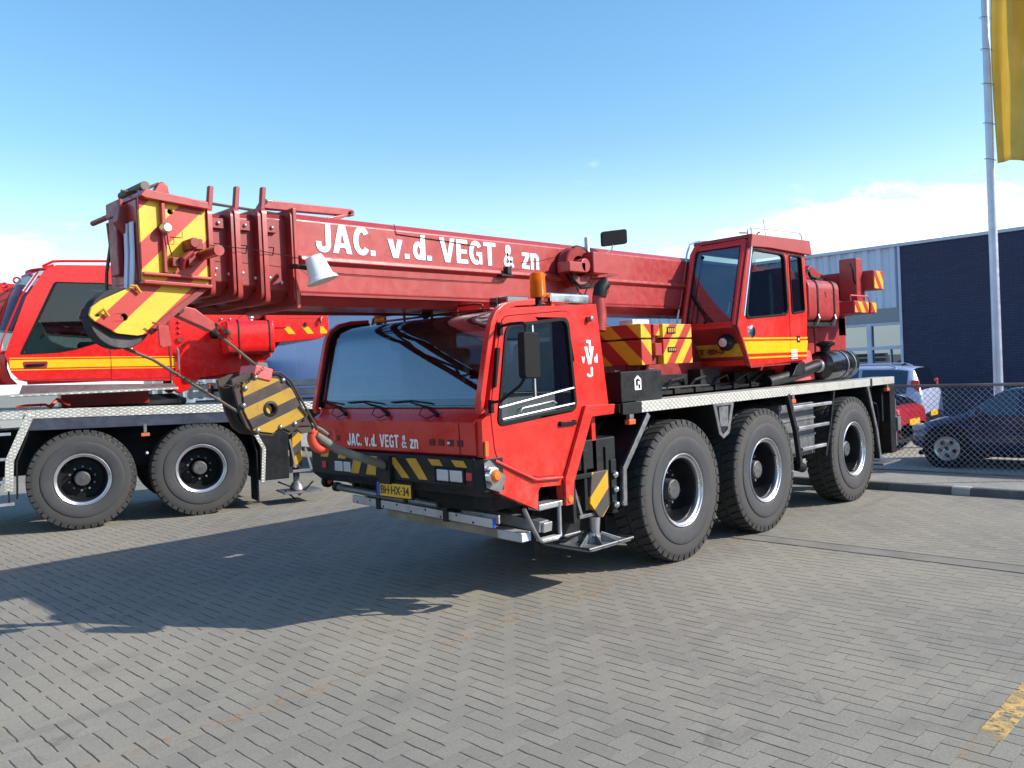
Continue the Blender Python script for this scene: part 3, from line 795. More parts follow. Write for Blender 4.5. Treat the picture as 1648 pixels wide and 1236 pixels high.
    for s_ in (-1, 1):
        yy = w+s_*w
        build('mirror', MB().box(ws[0]+.22, ws[0]+.34, yy+s_*.0, yy+s_*.17, smooth_at(belt, 1.2)+.02, smooth_at(belt, 1.2)+.14), paintmat, t, bev=.04, seg=3)
        for b_ in bp: build('door_handle', MB().box(b_-.26, b_-.08, yy*1-.004*s_-.012, yy-.004*s_+.012, smooth_at(belt, b_)-.14, smooth_at(belt, b_)-.11), paintmat, t, bev=.005)
        for x in wx:                                        # dark arch liner, tyre and alloy wheel
            c = Vector((x, yy-s_*.075, R))
            build('wheel_arch', MB().cyl((x, yy-s_*.10, R+.015), (x, yy+s_*.006, R+.015), R+.055, 36), 'black_plastic', t)
            wh = build('wheel', MB().lathe([(.03, s_*.085), (.05, s_*.10), (.16, s_*.088), (.185, s_*.10), (.195, s_*.09), (.195, -s_*.08)], c, 'y', 32), 'rim_silver', t, origin=c)
            build('tyre', MB().lathe([(.195, s_*.085), (.215, s_*.10), (.28, s_*.095), (R, s_*.06), (R, -s_*.08), (.28, -s_*.1), (.195, -s_*.09)], c, 'y', 32), 'black_plastic', wh, origin=c)
            sp = MB()
            for k in range(5):
                an = 2*PI*k/5+.3; q = c+Vector((.11*math.cos(an+.62), s_*.095, .11*math.sin(an+.62))); sp.cyl(q, q+Vector((0, s_*.004, 0)), .034, 12)
            build('wheel_opening', sp, 'black', wh)
    sm = MB()
    for b_ in bp+((sw[0]-.02) if kind == 'x' else 1.12,):
        zb = smooth_at(belt, b_); sm.box(b_-.003, b_+.003, -.003, .02, .30, zb-.04)
    each('door_seam', sm, 'black', t)
    return t
car('parked_car', 'dark blue hatchback parked behind the chain link fence, nose to the left', (7.3, .48, .06), -PI/2, 3.9, 1.66, 1.26, 'car_blue', 'hatch')
car('parked_car', 'red hatchback behind the main crane, its tail lamp near the end of the deck', (8.5, 5.02, .06), -PI/2, 3.95, 1.6, 1.20, 'car_red', 'hatch')
s_car = car('parked_car', 'silver people carrier standing beneath the windows of the factory', (10.6, 5.75, .06), -PI/2+.06, 4.3, 1.75, 1.58, 'car_silver', 'mpv')
build('roof_rail', MB().tube([(1.9, .30, 1.58), (2.0, .29, 1.63), (3.6, .29, 1.62), (3.75, .30, 1.56)], .018, 8), 'car_silver', s_car); build('roof_rail', MB().tube([(1.9, 1.45, 1.58), (2.0, 1.46, 1.63), (3.6, 1.46, 1.62), (3.75, 1.45, 1.56)], .018, 8), 'car_silver', s_car); build('roof_aerial', MB().tube([(3.7, .87, 1.58), (3.85, .87, 1.68)], [.02, .006], 8), 'black_plastic', s_car)
# ------------------------------------------------------------------ shared wheel of both cranes
WR = .685
def make_wheel(parent, centre):
    c = Vector(centre)
    dish = [(.335, -.13), (.305, -.11), (.292, -.02), (.285, .05), (.27, .075), (.20, .07), (.135, .05), (.125, .02), (.125, .10), (.29, .16), (.34, .165)]
    w = build('wheel', MB().lathe(dish, c, 'y', 48), 'black', parent, origin=c)
    ring = [(.357, -.165), (.3585, -.180), (.351, -.187), (.342, -.182), (.336, -.168), (.324, -.160), (.317, -.158), (.313, -.148), (.314, -.125), (.345, -.125), (.357, -.15)]
    build('rim', MB().lathe(ring, c, 'y', 64, True), 'rim_silver', w, origin=c, ang=25)
    prof = [(.356, -.168), (.372, -.180), (.40, -.186), (.46, -.194), (.505, -.195), (.520, -.190), (.523, -.184), (.55, -.184), (.60, -.180), (.640, -.172), (.658, -.155), (.664, -.10),
            (.664, .10), (.658, .155), (.64, .172), (.55, .185), (.45, .192), (.38, .18), (.35, .165)]
    build('tyre', MB().lathe(prof, c, 'y', 96), 'tyre_rubber', w, origin=c, ang=50)
    m = MB(); n = 44
    for k in range(n):
        for sg in (-1, 1):
            a0 = 2*PI*(k+(.0 if sg < 0 else .5))/n; wd = 2*PI/n*.39
            jit = random.uniform(-.04, .04)*2*PI/n
            def P(r, o, a): return c+Vector((r*math.cos(a), sg*-o if sg < 0 else o, r*math.sin(a)))
            def P(r, o, a): return c+Vector((r*math.cos(a), o*sg, r*math.sin(a)))
            sk = .055*(1 if sg < 0 else -1)
            a1 = a0+jit
            vs = []
            for da in (-wd, wd):
                vs += [P(.618, .181, a1+da*.9), P(.676, .174, a1+da), P(.6855, .160, a1+da), P(.6865, .09, a1+da+sk*.5), P(.6865, .02, a1+da+sk*1.6), P(.655, .02, a1+da+sk*1.6), P(.64, .15, a1+da)]
            m.add(vs, [list(range(7)), list(range(13, 6, -1))]+[[i, (i+1) % 7, 7+(i+1) % 7, 7+i] for i in range(7)])
    build('tread', m, 'tread', w, smooth=False, origin=c)
    m = MB().lathe([(.001, -.085), (.085, -.085), (.098, -.075), (.102, -.06), (.104, .06)], c, 'y', 32)
    m.lathe([(.001, -.088), (.02, -.088), (.024, -.084)], c, 'y', 12)
    for k in range(8): a = 2*PI*k/8+.2; m.cyl(c+Vector((.082*math.cos(a), -.083, .082*math.sin(a))), c+Vector((.082*math.cos(a), -.09, .082*math.sin(a))), .006, 6)
    build('hub', m, 'hub', w, origin=c)
    m = MB()
    for k in range(10):
        a = 2*PI*k/10; p = c+Vector((.165*math.cos(a), .05, .165*math.sin(a))); m.cyl(p, p+Vector((0, -.045, 0)), .015, 6)
    each('wheel_nut', m, 'grey_metal', w)
    m = MB(); a = 2.7; m.tube([c+Vector((.30*math.cos(a), -.10, .30*math.sin(a))), c+Vector((.285*math.cos(a), -.175, .285*math.sin(a)))], .008, 6)
    build('valve', m, 'black', w)
    return w
def add_wheels(root, xs, y0, y1):
    w0 = make_wheel(root, (xs[0], y0, WR)); spin = 0
    for x in xs:
        for yy, far in ((y0, 0), (y1, 1)):
            if x == xs[0] and not far: w0.rotation_euler = (0, .4, 0); continue
            w = copy_tree(w0, root); w.location = Vector((x, yy, WR))-FRAME[root.name]; spin += 1.1
            w.rotation_mode = 'XYZ'; w.rotation_euler = (0, spin, PI if far else 0)
# ------------------------------------------------------------------ the main crane
def main_crane():
    T = thing('mobile_crane', 'red three axle mobile crane with long telescopic boom parked in the middle of the yard', 'crane', (1.2, 1.25, 0), group='mobile cranes in the yard')
    B = lambda n, mb, mt, par=T, **k: build(n, mb, mt, par, **k)
    # ---- chassis
    m = MB().box(-2.2, 5.3, .75, 1.75, .72, 1.38); m.box(-2.3, -.7, .5, 2.0, .78, 1.25); m.box(1.95, 3.4, .35, 2.15, .62, 1.2)
    for x in (0, 1.656, 4.043): m.cyl((x, .35, WR), (x, 2.15, WR), .13, 16); m.ball((x, 1.25, WR), .26)
    m.box(5.2, 5.5, .08, 2.42, .95, 1.48); m.box(-1.55, -.98, .06, 2.44, 1.0, 1.3)
    B('chassis', m, 'dark_frame', bev=.015)
    m = MB()                                              # hoses, tanks and brackets under the deck
    for k in range(5):
        a = .35+k*.06
        m.tube([(-1.5+.03*k, .12+.04*k, 1.1), (-1.48, .08+.03*k, 1.32-.02*k), (-1.38+.02*k, .08, 1.28), (-1.36, .10, .95), (-1.4, .25, .85)], .012, 6)
    m.cyl((2.05, .45, .85), (2.05, .45, 1.30), .10, 14); m.cyl((3.0, .35, .62), (3.0, .35, 1.3), .06, 12)
    m.cyl((2.45, .06, .64), (2.62, .06, .60), .06, 12)
    B('hoses', m, 'black_plastic')
    m = MB().box(2.25, 3.15, .14, .6, .72, 1.36)
    for z in (.95, 1.15): m.box(2.24, 3.16, .125, .14, z, z+.03)
    B('side_tank', m, 'grey_metal', bev=.03)
    m = MB().box(-1.62, -.62, .50, .54, .28, 1.48); m.box(-1.95, -1.3, .56, 2.05, .56, .98); m.box(-1.7, -1.2, .54, 2.0, .60, .80); m.box(.62, 1.0, .35, .55, .55, 1.45); each('inner_wing_and_sun_blocks', m, 'dark_frame', T, bev=.01)  # inner wing plus dark boxes added to block sun patches under the crane
    # ---- deck
    m = MB().box(-.95, 5.46, .02, 2.48, 1.50, 1.575)
    B('deck', m, 'dark_frame')
    for (x0, x1, y0, y1, nm) in ((-.64, 4.60, 0, .02, 0), (4.68, 5.47, 0, .02, 0), (-.9, 5.47, 2.48, 2.5, 0)):
        m = MB().box(x0, x1, y0, y1, 1.485, 1.583); 
        if y0 < 1: m.box(x0, x1, y0, .30, 1.577, 1.585)
        B('deck_edge', m, 'chequer_plate', bev=.004)
    B('deck_edge', MB().box(-.93, -.645, -.004, .02, 1.482, 1.586), 'dark_frame', bev=.004, label='short dark end of the deck edge')
    B('deck_edge', MB().prism([(4.60, 1.585), (4.68, 1.50), (4.70, 1.47), (4.57, 1.47)], .01, .2), 'dark_frame')
    # ---- mudguards
    def guard(pts, th=.035):
        m = MB(); m.strip(pts, .0, .46, th); B('mudguard', m, 'dark_frame', bev=.004, smooth=False)
        e = MB(); e.strip(pts, -.012, .03, .055); B('mudguard_edge', e, 'grey_metal', bev=.004, smooth=False)
    guard([(-.57, 1.48), (-.97, 1.02), (-.99, .68)]); guard([(4.47, 1.48), (4.74, .85), (4.83, .47)])
    # triangular bracket between the first two axles
    tri = [(.56, 1.485), (.97, 1.485), (.86, 1.17), (.74, 1.12), (.66, 1.17)]
    tin = [(.62, 1.46), (.91, 1.46), (.82, 1.20), (.74, 1.16), (.70, 1.19)]
    B('bracket', MB().prism(tri, .0, .4), 'dark_frame', bev=.005)
    B('bracket_rim', MB().prism(tri, -.012, -.001, 'y', [tin]), 'grey_metal', bev=.003)
    B('bracket_plate', MB().prism([(.67, 1.45), (.85, 1.45), (.84, 1.24), (.69, 1.25)], -.01, -.001), 'grey_metal')
    # ladder between second and third axle
    lf = MB().strip([(2.18, 1.485), (2.36, 1.05), (2.44, .66)], -.01, .04, .06); lf.strip([(3.42, 1.48), (3.28, 1.05), (3.12, .70)], -.01, .03, .04)
    lfs = islands(lf); L = B('ladder', lfs[0], 'dark_frame', bev=.004, smooth=False)
    for q in lfs[1:]: build('side_rail', q, 'dark_frame', L, bev=.004, smooth=False)
    for x0, x1, z in ((2.30, 3.34, 1.335), (2.42, 3.24, 1.085), (2.50, 3.14, .83)):
        build('rung', MB().box(x0, x1, -.02, .035, z-.02, z+.02), 'steel', L, bev=.008)
    # clearance lamps under the deck edge
    for x in (-.80, 2.34, 5.22):
        l = B('side_lamp', MB().box(x-.05, x+.05, -.01, .05, 1.385, 1.435), 'orange_lamp', bev=.012)
        build('lamp_bracket', MB().box(x-.03, x+.03, .0, .04, 1.436, 1.48), 'grey_metal', l)
    # ---- outriggers
    def jack(x, full=True):
        j = B('outrigger', MB().prism([(x-.10, 1.02), (x+.12, 1.02), (x+.12, .70), (x+.03, .62), (x-.02, .62), (x-.14, .76)], .02, .22), 'stripe_jack', bev=.008)
        build('jack_tube', MB().cyl((x-.0, .13, .62), (x, .13, 1.46), .05, 20), 'dark_frame', j)
        g2 = MB()
        for dx in (-.16, .14):
            g2.box(x+dx-.02, x+dx+.02, .04, .10, .70, 1.22); g2.tube([(x+dx, .07, 1.22), (x+dx, .14, 1.26)], .02, 8)
        build('guide', g2, 'dark_frame', j, bev=.006)
        build('jack_rod', MB().cyl((x+.04, .13, .44), (x+.04, .13, .64), .035, 16, .055), 'steel', j)
        f = MB().prism(rnd([(x-.27, -.06), (x+.33, -.06), (x+.33, .50), (x-.27, .50)], .05), .375, .395, 'z')
        rim = [(x-.27, -.06, .40), (x+.33, -.06, .40), (x+.33, .5, .40), (x-.27, .5, .40)]
        f.tube(rim, .012, 6, True)
        for k in range(8):
            a = 2*PI*k/8+.3; r1 = .09; p = Vector((x+.04, .17, .39)); d_ = Vector((math.cos(a), math.sin(a), 0))
            f.prism([(0, 0), (.2, 0), (0, .08)], -.006, .006)
            for v in f.v[-6:]:
                q = v.copy(); v.x, v.y, v.z = p.x+d_.x*(r1+q.x)-d_.y*q.y, p.y+d_.y*(r1+q.x)+d_.x*q.y, p.z+q.z
        f.lathe([(.10, 0), (.095, .05), (.06, .09), (.04, .10)], (x+.04, .17, .39), 'z', 20)
        build('foot', f, 'grey_metal', j, bev=.003)
        return j
    jack(-1.27)
    b3 = MB()
    b3.box(-1.08, -1.0, .04, .12, .62, 1.1)
    bp = B('bolt_plate', b3, 'dark_frame', bev=.01)
    for z in (.965, .835, .70): build('bolt', MB().ball((-1.04, .03, z), .033), 'chrome', bp)
    B('stay', MB().strip([(-1.62, 1.0), (-1.50, .66)], .05, .14, .03).box(-1.52, -1.28, .05, .14, .64, .67), 'grey_metal', bev=.004)
    B('lower_bracket', MB().box(-1.62, -1.3, .03, .3, .98, 1.02).box(-1.62, -1.58, .03, .3, .62, 1.0), 'dark_frame', bev=.004)
    m = MB(); x = 5.15
    j2 = B('outrigger', MB().box(x-.1, x+.12, .16, .36, .58, .95), 'stripe_jack', bev=.008)
    build('jack_tube', MB().cyl((x, .25, .5), (x, .25, 1.42), .055, 18), 'dark_frame', j2)
    build('foot', MB().prism([(x-.2, 0), (x+.5, 0), (x+.5, .5), (x-.2, .5)], .36, .385, 'z'), 'grey_metal', j2, bev=.004)
    B('rear_post', MB().box(5.28, 5.48, .0, .3, .50, 1.48), 'black', bev=.01)
    rl = MB(); 
    for dx in (0, .06, .12): rl.tube([(5.50+dx*.4, .04, .58), (5.50+dx*.4, .04, 1.25), (5.46, .04, 1.30)], .018, 8)
    B('rear_tubes', rl, 'steel')
    B('rear_lamp', MB().box(5.5, 5.62, -.02, .12, .80, 1.0), 'grey_metal', bev=.01)
    B('hose', MB().tube([(4.85, .1, 1.25), (4.98, .08, 1.22), (5.04, .08, 1.05), (5.05, .1, .85)], .014, 6), 'black_plastic')
    add_wheels(T, [0, 1.656, 4.043], .20, 2.30)

    # ---- driver cab
    Wc = 2.30
    side = [(-2.43, 2.32), (-2.405, 2.37), (-2.32, 2.405), (-1.24, 2.46), (-1.13, 1.59), (-1.08, 1.585), (-1.10, 1.50), (-1.41, 1.50), (-1.67, .98), (-1.69, .80), (-1.78, .80),
            (-1.79, .97), (-2.04, .985), (-2.065, .96), (-2.08, .81), (-2.50, 1.0), (-2.45, 1.12), (-2.54, 1.17), (-2.61, 1.27), (-2.645, 1.285), (-2.645, 1.56), (-2.575, 1.60)]
    door = rnd([(-2.555, 1.62), (-2.395, 2.335), (-1.585, 2.395), (-1.51, 1.62), (-1.785, 1.06), (-2.10, 1.07), (-2.52, 1.26)], .09, 5)
    win = rnd([(-2.50, 1.50), (-2.36, 2.275), (-1.622, 2.345), (-1.56, 1.565)], .085, 6)
    def grow(p, k):
        cx = sum(a for a, _ in p)/len(p); cz = sum(b for _, b in p)/len(p)
        return [(cx+(a-cx)*(1+k), cz+(b-cz)*(1+k)) for a, b in p]
    m = MB().prism(side, .0, .06, 'y', [grow(door, .008)]); m.prism(side, Wc-.06, Wc, 'y', [win])
    m.prism([(-2.64, 1.285), (-2.66, 1.30), (-2.665, 1.545), (-2.60, 1.60), (-2.585, 1.655), (-2.52, 1.655), (-2.5, 1.285)], .062, Wc-.062)     # front panel and wiper shelf
    m.box(-1.30, -1.25, .06, Wc-.06, 1.0, 2.0); m.box(-1.30, -1.25, .06, .5, 2.0, 2.4); m.box(-1.30, -1.25, 1.8, Wc-.06, 2.0, 2.4); m.box(-1.30, -1.25, .5, 1.8, 2.32, 2.4)
    m.box(-2.5, -1.3, .06, Wc-.06, 1.0, 1.05)
    m.prism([(-2.0, 2.42), (-1.24, 2.46), (-1.24, 2.40), (-2.0, 2.37)], .06, Wc-.06)
    C = B('driver_cab', m, 'red', bev=.012, seg=3)
    for ya_, yb_ in ((.0, .058), (Wc-.056, Wc)): build('windscreen_pillar', MB().strip([(-2.60, 1.62), (-2.612, 1.655), (-2.545, 1.93), (-2.475, 2.20), (-2.45, 2.28), (-2.412, 2.342), (-2.335, 2.392), (-2.22, 2.418), (-2.0, 2.432)], ya_, yb_, .05), 'red', C, bev=.008, ang=60)
    m = MB()                                              # diagonal flange behind the door
    m.prism([(-1.475, 1.60), (-1.08, 1.59), (-1.10, 1.505), (-1.40, 1.50), (-1.665, .98), (-1.688, .80), (-1.778, .80), (-1.775, 1.02)], -.035, -.001)
    build('flange', m, 'red', C, bev=.005)
    m = MB()
    m.tube([(-2.53, -.004, 1.25), (-2.30, -.018, 1.14), (-2.11, -.022, 1.055), (-1.80, -.022, 1.035)], .013, 8)
    build('sill_fold', m, 'red', C)
    # the windscreen wraps over into the roof
    wp = [(-2.597, 1.655), (-2.53, 1.93), (-2.46, 2.20), (-2.435, 2.28), (-2.40, 2.335), (-2.33, 2.378), (-2.22, 2.40), (-2.0, 2.415)]
    m = MB().strip(wp, .075, Wc-.075, .006)
    build('windscreen', m, 'windscreen_glass', C, ang=60)
    m = MB()
    for y0 in (.058, Wc-.078): m.strip([(a-.004, b-.001) for a, b in wp], y0, y0+.02, .03)
    m.box(-2.60, -2.57, .06, Wc-.06, 1.648, 1.672)
    m.strip([(-2.588, 1.67), (-2.575, 1.72)], .08, Wc-.08, .01)
    build('window_seal', m, 'black_plastic', C, ang=60)
    m = MB().strip([(-2.425, 2.27), (-2.375, 2.33), (-2.31, 2.362), (-2.0, 2.40)], .08, Wc-.08, -.012)
    m.box(-2.3, -2.0, .1, Wc-.1, 2.30, 2.34)
    build('roof_lining', m, 'black', C, ang=60)
    m = MB().box(-2.545, -2.2, .10, Wc-.10, 1.35, 1.70); m.box(-2.2, -1.9, 1.05, 1.3, 1.1, 1.75); m.tube([(-2.28, 1.0, 1.78)]*1+[(-2.2, 1.0, 1.72)], .02, 8)
    build('dashboard', m, 'seat', C, bev=.03)
    m = MB()
    for yc in (.62, 1.72):
        m.box(-1.95, -1.5, yc-.24, yc+.24, 1.42, 1.54); m.prism([(-1.56, 1.5), (-1.44, 1.5), (-1.33, 2.15), (-1.43, 2.17)], yc-.23, yc+.23)
        m.box(-1.9, -1.55, yc-.15, yc+.15, 1.05, 1.42)
    build('seat', m, 'seat', C, bev=.04, seg=3)
    st = MB(); cc = Vector((-2.10, .62, 1.77)); ax = Vector((-.5, 0, .86)); e1 = Vector((0, 1, 0)); e2 = ax.cross(e1)
    st.tube([cc+(e1*math.cos(a)+e2*math.sin(a))*.22 for a in [2*PI*k/24 for k in range(24)]], .015, 8, True)
    for a in (.5, 2.6, 4.7): st.tube([cc, cc+(e1*math.cos(a)+e2*math.sin(a))*.22], .012, 6)
    st.tube([cc, cc-ax*.35], .025, 8)
    build('steering_wheel', st, 'black_plastic', C)
    build('sun_visor', MB().prism(rnd([(.95, 2.14), (1.45, 2.14), (1.45, 2.32), (.95, 2.32)], .08), -2.36, -2.35, 'x'), 'black_plastic', C)
    # far side window, rear window
    build('side_window', MB().prism(grow(win, .02), Wc-.045, Wc-.04), 'side_glass', C)
    build('rear_window', MB().box(-1.285, -1.28, .48, 1.82, 1.98, 2.34), 'side_glass', C)
    for k in range(3):                                    # wipers
        y0 = (.52, 1.16, 1.78)[k]
        m = MB(); m.tube([(-2.635, y0, 1.60), (-2.625, y0+.12, 1.655), (-2.615, y0+.36, 1.70)], [.012, .010, .006], 6)
        m.tube([(-2.612, y0+.10, 1.69), (-2.605, y0+.36, 1.712), (-2.607, y0+.62, 1.70)], .007, 5); m.ball((-2.64, y0, 1.60), .02)
        m.tube([(-2.64, y0+.02, 1.60), (-2.66, y0+.10, 1.57), (-2.655, y0+.2, 1.60), (-2.62, y0+.2, 1.66)], .004, 4)
        build('wiper', m, 'black_plastic', C)
    # roof rail, lamps and beacons
    m = MB(); rx = -1.99
    m.tube([(rx, .60, 2.42), (rx, .63, 2.49), (rx, .72, 2.505), (rx, 2.10, 2.505), (rx, 2.19, 2.49), (rx, 2.22, 2.41)], .011, 8)
    m.tube([(rx, .62, 2.45), (rx, 2.2, 2.45)], .011, 8)
    for y in (.95, 1.3, 1.7, 2.0): m.tube([(rx, y, 2.41), (rx, y, 2.5)], .012, 8)
    m.tube([(rx, .62, 2.45), (-1.4, .62, 2.49), (-1.32, .62, 2.45)], .010, 8)
    build('roof_rail', m, 'red_dark', C)
    b = B('beacon', MB().lathe([(.001, .14), (.03, .14), (.046, .13), (.05, .11), (.052, 0), (.001, 0)], (-1.95, 2.15, 2.44), 'z', 24), 'beacon_glass', label='amber beacon under the boom at the far corner of the cab roof')
    build('beacon_base', MB().cyl((-1.95, 2.15, 2.38), (-1.95, 2.15, 2.44), .03, 12), 'black_plastic', b)
    b = B('beacon', MB().lathe([(.001, .215), (.05, .215), (.062, .205), (.066, .18), (.070, .02), (.064, 0), (.001, 0)], (-1.60, .34, 2.535), 'z', 28), 'beacon_glass', label='large amber beacon on the near side of the cab roof')
    build('beacon_base', MB().cyl((-1.6, .34, 2.46), (-1.6, .34, 2.535), .028, 12).box(-1.66, -1.54, .30, .38, 2.44, 2.47), 'black_plastic', b)
    build('bulb', MB().cyl((-1.6, .34, 2.54), (-1.6, .34, 2.68), .028, 12), 'vent_dark', b)
    lb = B('light_bar', MB().box(-1.52, -1.0, .26, .36, 2.485, 2.575), 'chrome', bev=.02)
    build('bar_lens', MB().box(-1.98, -1.72, .34, .44, 2.46, 2.54).box(-1.995, -1.86, .44, .54, 2.46, 2.54), 'dark_glass', lb, bev=.01)
    each('bar_bracket', MB().box(-1.5, -1.46, .28, .34, 2.44, 2.49).box(-1.06, -1.02, .28, .34, 2.44, 2.49), 'red', lb)
    l = B('roof_lamp', MB().lathe([(.001, .05), (.03, .045), (.045, .02), (.05, 0), (.001, 0)], (-2.02, 1.36, 2.47), 'x', 16), 'black_plastic')
    l = B('roof_lamp', MB().ball((-2.0, 2.28, 2.42), .035), 'white_lens')
    m = MB().tube([(-.82, .32, 2.25), (-.80, .32, 2.40), (-.80, .32, 2.56), (-.74, .30, 2.64)], [.07, .07, .06, .055], 14)
    ex = B('exhaust', m, 'red_faded'); build('exhaust_tip', MB().tube([(-.80, .31, 2.57), (-.79, .30, 2.64), (-.74, .29, 2.69)], [.066, .066, .06], 14), 'black', ex)
    B('work_lamp', MB().lathe([(.001, -.035), (.02, -.03), (.026, 0), (.025, .01), (.001, .01)], (-1.36, -.02, 2.33), 'y', 16), 'grey_metal')
    # door
    m = MB().prism(door, -.006, .045, 'y', [win])
    Dr = B('door', m, 'red', bev=.006)
    wi = rnd([(-2.46, 1.53), (-2.34, 2.25), (-1.65, 2.315), (-1.59, 1.60)], .075, 6)
    build('window_rubber', MB().prism(win, -.016, .02, 'y', [wi]), 'black_plastic', Dr, bev=.005)
    build('window', MB().prism(grow(wi, .01), .004, .009), 'side_glass', Dr)
    m = MB().tube([(-2.47, -.012, 1.645), (-1.60, -.012, 1.755)], .009, 8); m.tube([(-2.44, -.012, 1.555), (-1.60, -.012, 1.625)], .009, 8)
    m.tube([(-2.24, -.014, 1.60), (-2.22, -.016, 1.625), (-1.86, -.016, 1.66), (-1.82, -.014, 1.64)], .006, 6)
    m.box(-2.06, -2.045, -.006, .0, 1.70, 2.30)
    build('window_slider', m, 'steel', Dr)
    m = MB().box(-1.80, -1.60, -.035, -.018, 1.452, 1.482); m.box(-1.80, -1.77, -.03, 0, 1.45, 1.49); m.box(-1.63, -1.595, -.03, 0, 1.45, 1.49)
    build('handle', m, 'black_plastic', Dr, bev=.005)
    m = MB()
    for x, z in ((-2.555, 1.66), (-2.425, 2.24)): m.box(x-.02, x+.015, -.035, .0, z-.05, z+.05)
    m.prism([(-2.475, 2.10), (-2.44, 2.10), (-2.50, 1.80), (-2.52, 1.80)], -.03, -.0)
    build('hinge', m, 'black_plastic', Dr, bev=.006)
    # mirror on its bent arm
    mr = B('mirror', MB().prism(rnd([(-2.575, 1.86), (-2.405, 1.855), (-2.40, 2.19), (-2.57, 2.2)], .035), -.40, -.33), 'black_plastic', bev=.012, seg=3)
    m = MB().tube([(-2.42, -.01, 2.26), (-2.45, -.16, 2.27), (-2.47, -.30, 2.265), (-2.485, -.345, 2.24), (-2.50, -.35, 2.18), (-2.535, -.35, 1.86), (-2.56, -.33, 1.81), (-2.60, -.16, 1.70), (-2.57, -.02, 1.69)], .012, 8)
    m.cyl((-2.53, -.35, 2.02), (-2.50, -.36, 2.03), .02, 10)
    build('arm', m, 'black_plastic', mr)
    # lettering on the cab
    bold_lettering('lettering', 'J', (-1.405, -1.325, 1.835, 1.92), 'side', -.002, 'letter_white', C)
    bold_lettering('lettering', 'V', (-1.425, -1.30, 1.945, 2.095), 'side', -.002, 'letter_white', C)
    build('lettering', MB().prism([(-1.40, 2.15), (-1.34, 2.15), (-1.34, 2.06), (-1.353, 2.035), (-1.366, 2.06), (-1.366, 2.125), (-1.40, 2.125)], -.0045, -.001), 'letter_white', C)
    bold_lettering('lettering', 'v', (-1.465, -1.425, 1.955, 2.01), 'side', -.002, 'letter_white', C)
    bold_lettering('lettering', 'd', (-1.30, -1.255, 1.955, 2.03), 'side', -.002, 'letter_white', C)
    bold_lettering('lettering', 'JAC. v.d. VEGT & zn', (1.73, .735, 1.325, 1.435), 'front', -2.667, 'letter_white', C)
    m = MB()
    for y0 in [1.86+.11*k for k in range(3)]+[.20+.11*k for k in range(4)]: m.box(-2.667, -2.664, y0, y0+.065, 1.36, 1.41)
    each('vent', m, 'vent_dark', C)
    build('seam', MB().box(-2.668, -2.664, .235, .239, 1.30, 1.54), 'black', C)
    build('washer_cap', MB().ball((-2.667, .36, 1.385), .012), 'white', C)
    # bumper with warning pattern
    m = MB().prism([(-2.70, 1.275), (-2.70, 1.06), (-2.60, .98), (-2.2, .92), (-2.2, 1.275)], .06, Wc-.02)
    m.prism([(.06, -2.70), (.0, -2.64), (-.01, -2.45), (.06, -2.45)], 1.02, 1.275, 'z')
    for v in m.v[-8:]: v.x, v.y = v.y, v.x
    m.box(-2.3, -1.8, .3, 2.1, .80, 1.0)
    Bp = B('bumper', m, 'black', bev=.01)
    build('corner_plate', MB().prism([(-2.655, 1.245), (-2.60, 1.265), (-2.44, 1.12), (-2.49, 1.005), (-2.64, 1.06)], -.018, -.012), 'grey_metal', Bp)
    st = MB()
    for q in ([(1.1, 1.25), (1.0, 1.25), (.82, 1.09), (.92, 1.09)], [(.86, 1.25), (.73, 1.255), (.59, 1.09), (.70, 1.09)], [(.58, 1.258), (.44, 1.258), (.40, 1.21), (.53, 1.21)], [(.30, 1.26), (.16, 1.26), (.12, 1.21), (.25, 1.21)],
              [(2.1, 1.26), (1.98, 1.26), (2.0, 1.215), (2.12, 1.215)], [(1.82, 1.26), (1.70, 1.26), (1.72, 1.21), (1.84, 1.21)], [(1.59, 1.235), (1.46, 1.235), (1.53, 1.09), (1.65, 1.09)], [(1.36, 1.25), (1.25, 1.25), (1.28, 1.09), (1.42, 1.09)]):
        st.prism(q, -2.7045, -2.701, 'x')
    each('warning_stripe', st, 'yellow_dirty', Bp, smooth=False)
    for y0, y1 in ((.335, .47), (.175, .315), (1.765, 1.885), (1.645, 1.745)):
        h = build('headlight', MB().box(-2.715, -2.66, y0, y1, 1.095, 1.185), 'white_lens', Bp, bev=.008)
    build('lamp_frame', MB().prism([(.15, 1.08), (.50, 1.08), (.50, 1.20), (.15, 1.20)], -2.708, -2.702, 'x', [[(.17, 1.09), (.48, 1.09), (.48, 1.19), (.17, 1.19)]]), 'black_plastic', Bp)
    for y in (.10, 2.06): build('marker_lamp', MB().box(-2.712, -2.70, y-.03, y+.03, 1.115, 1.175), 'red_lamp', Bp, bev=.004)
    build('tow_bracket', MB().box(-2.74, -2.70, 1.04, 1.20, 1.03, 1.26).box(-2.75, -2.74, 1.07, 1.17, 1.14, 1.20), 'dark_frame', Bp, bev=.008)
    pl = build('number_plate', MB().box(-2.716, -2.71, .80, 1.255, .925, 1.035), 'plate_yellow', Bp, bev=.002)
    pl.location.x += 0
    lettering('plate_lettering', 'BH·HX·34', (1.195, .82, .945, 1.015), 'front', -2.718, 'letter_dark', Bp, .012, .0012)
    build('plate_band', MB().box(-2.7175, -2.712, 1.208, 1.253, .927, 1.033), 'plate_blue', Bp)
    build('plate_holder', MB().box(-2.711, -2.69, .78, 1.275, .915, 1.06), 'black_plastic', Bp)
    ind = B('indicator', MB().lathe([(.001, -.075), (.03, -.07), (.048, -.05), (.052, -.02), (.052, 0), (.001, 0)], (-2.60, -.03, 1.15), 'y', 24), 'amber')
    ind.scale = (1, 1, 1.0)
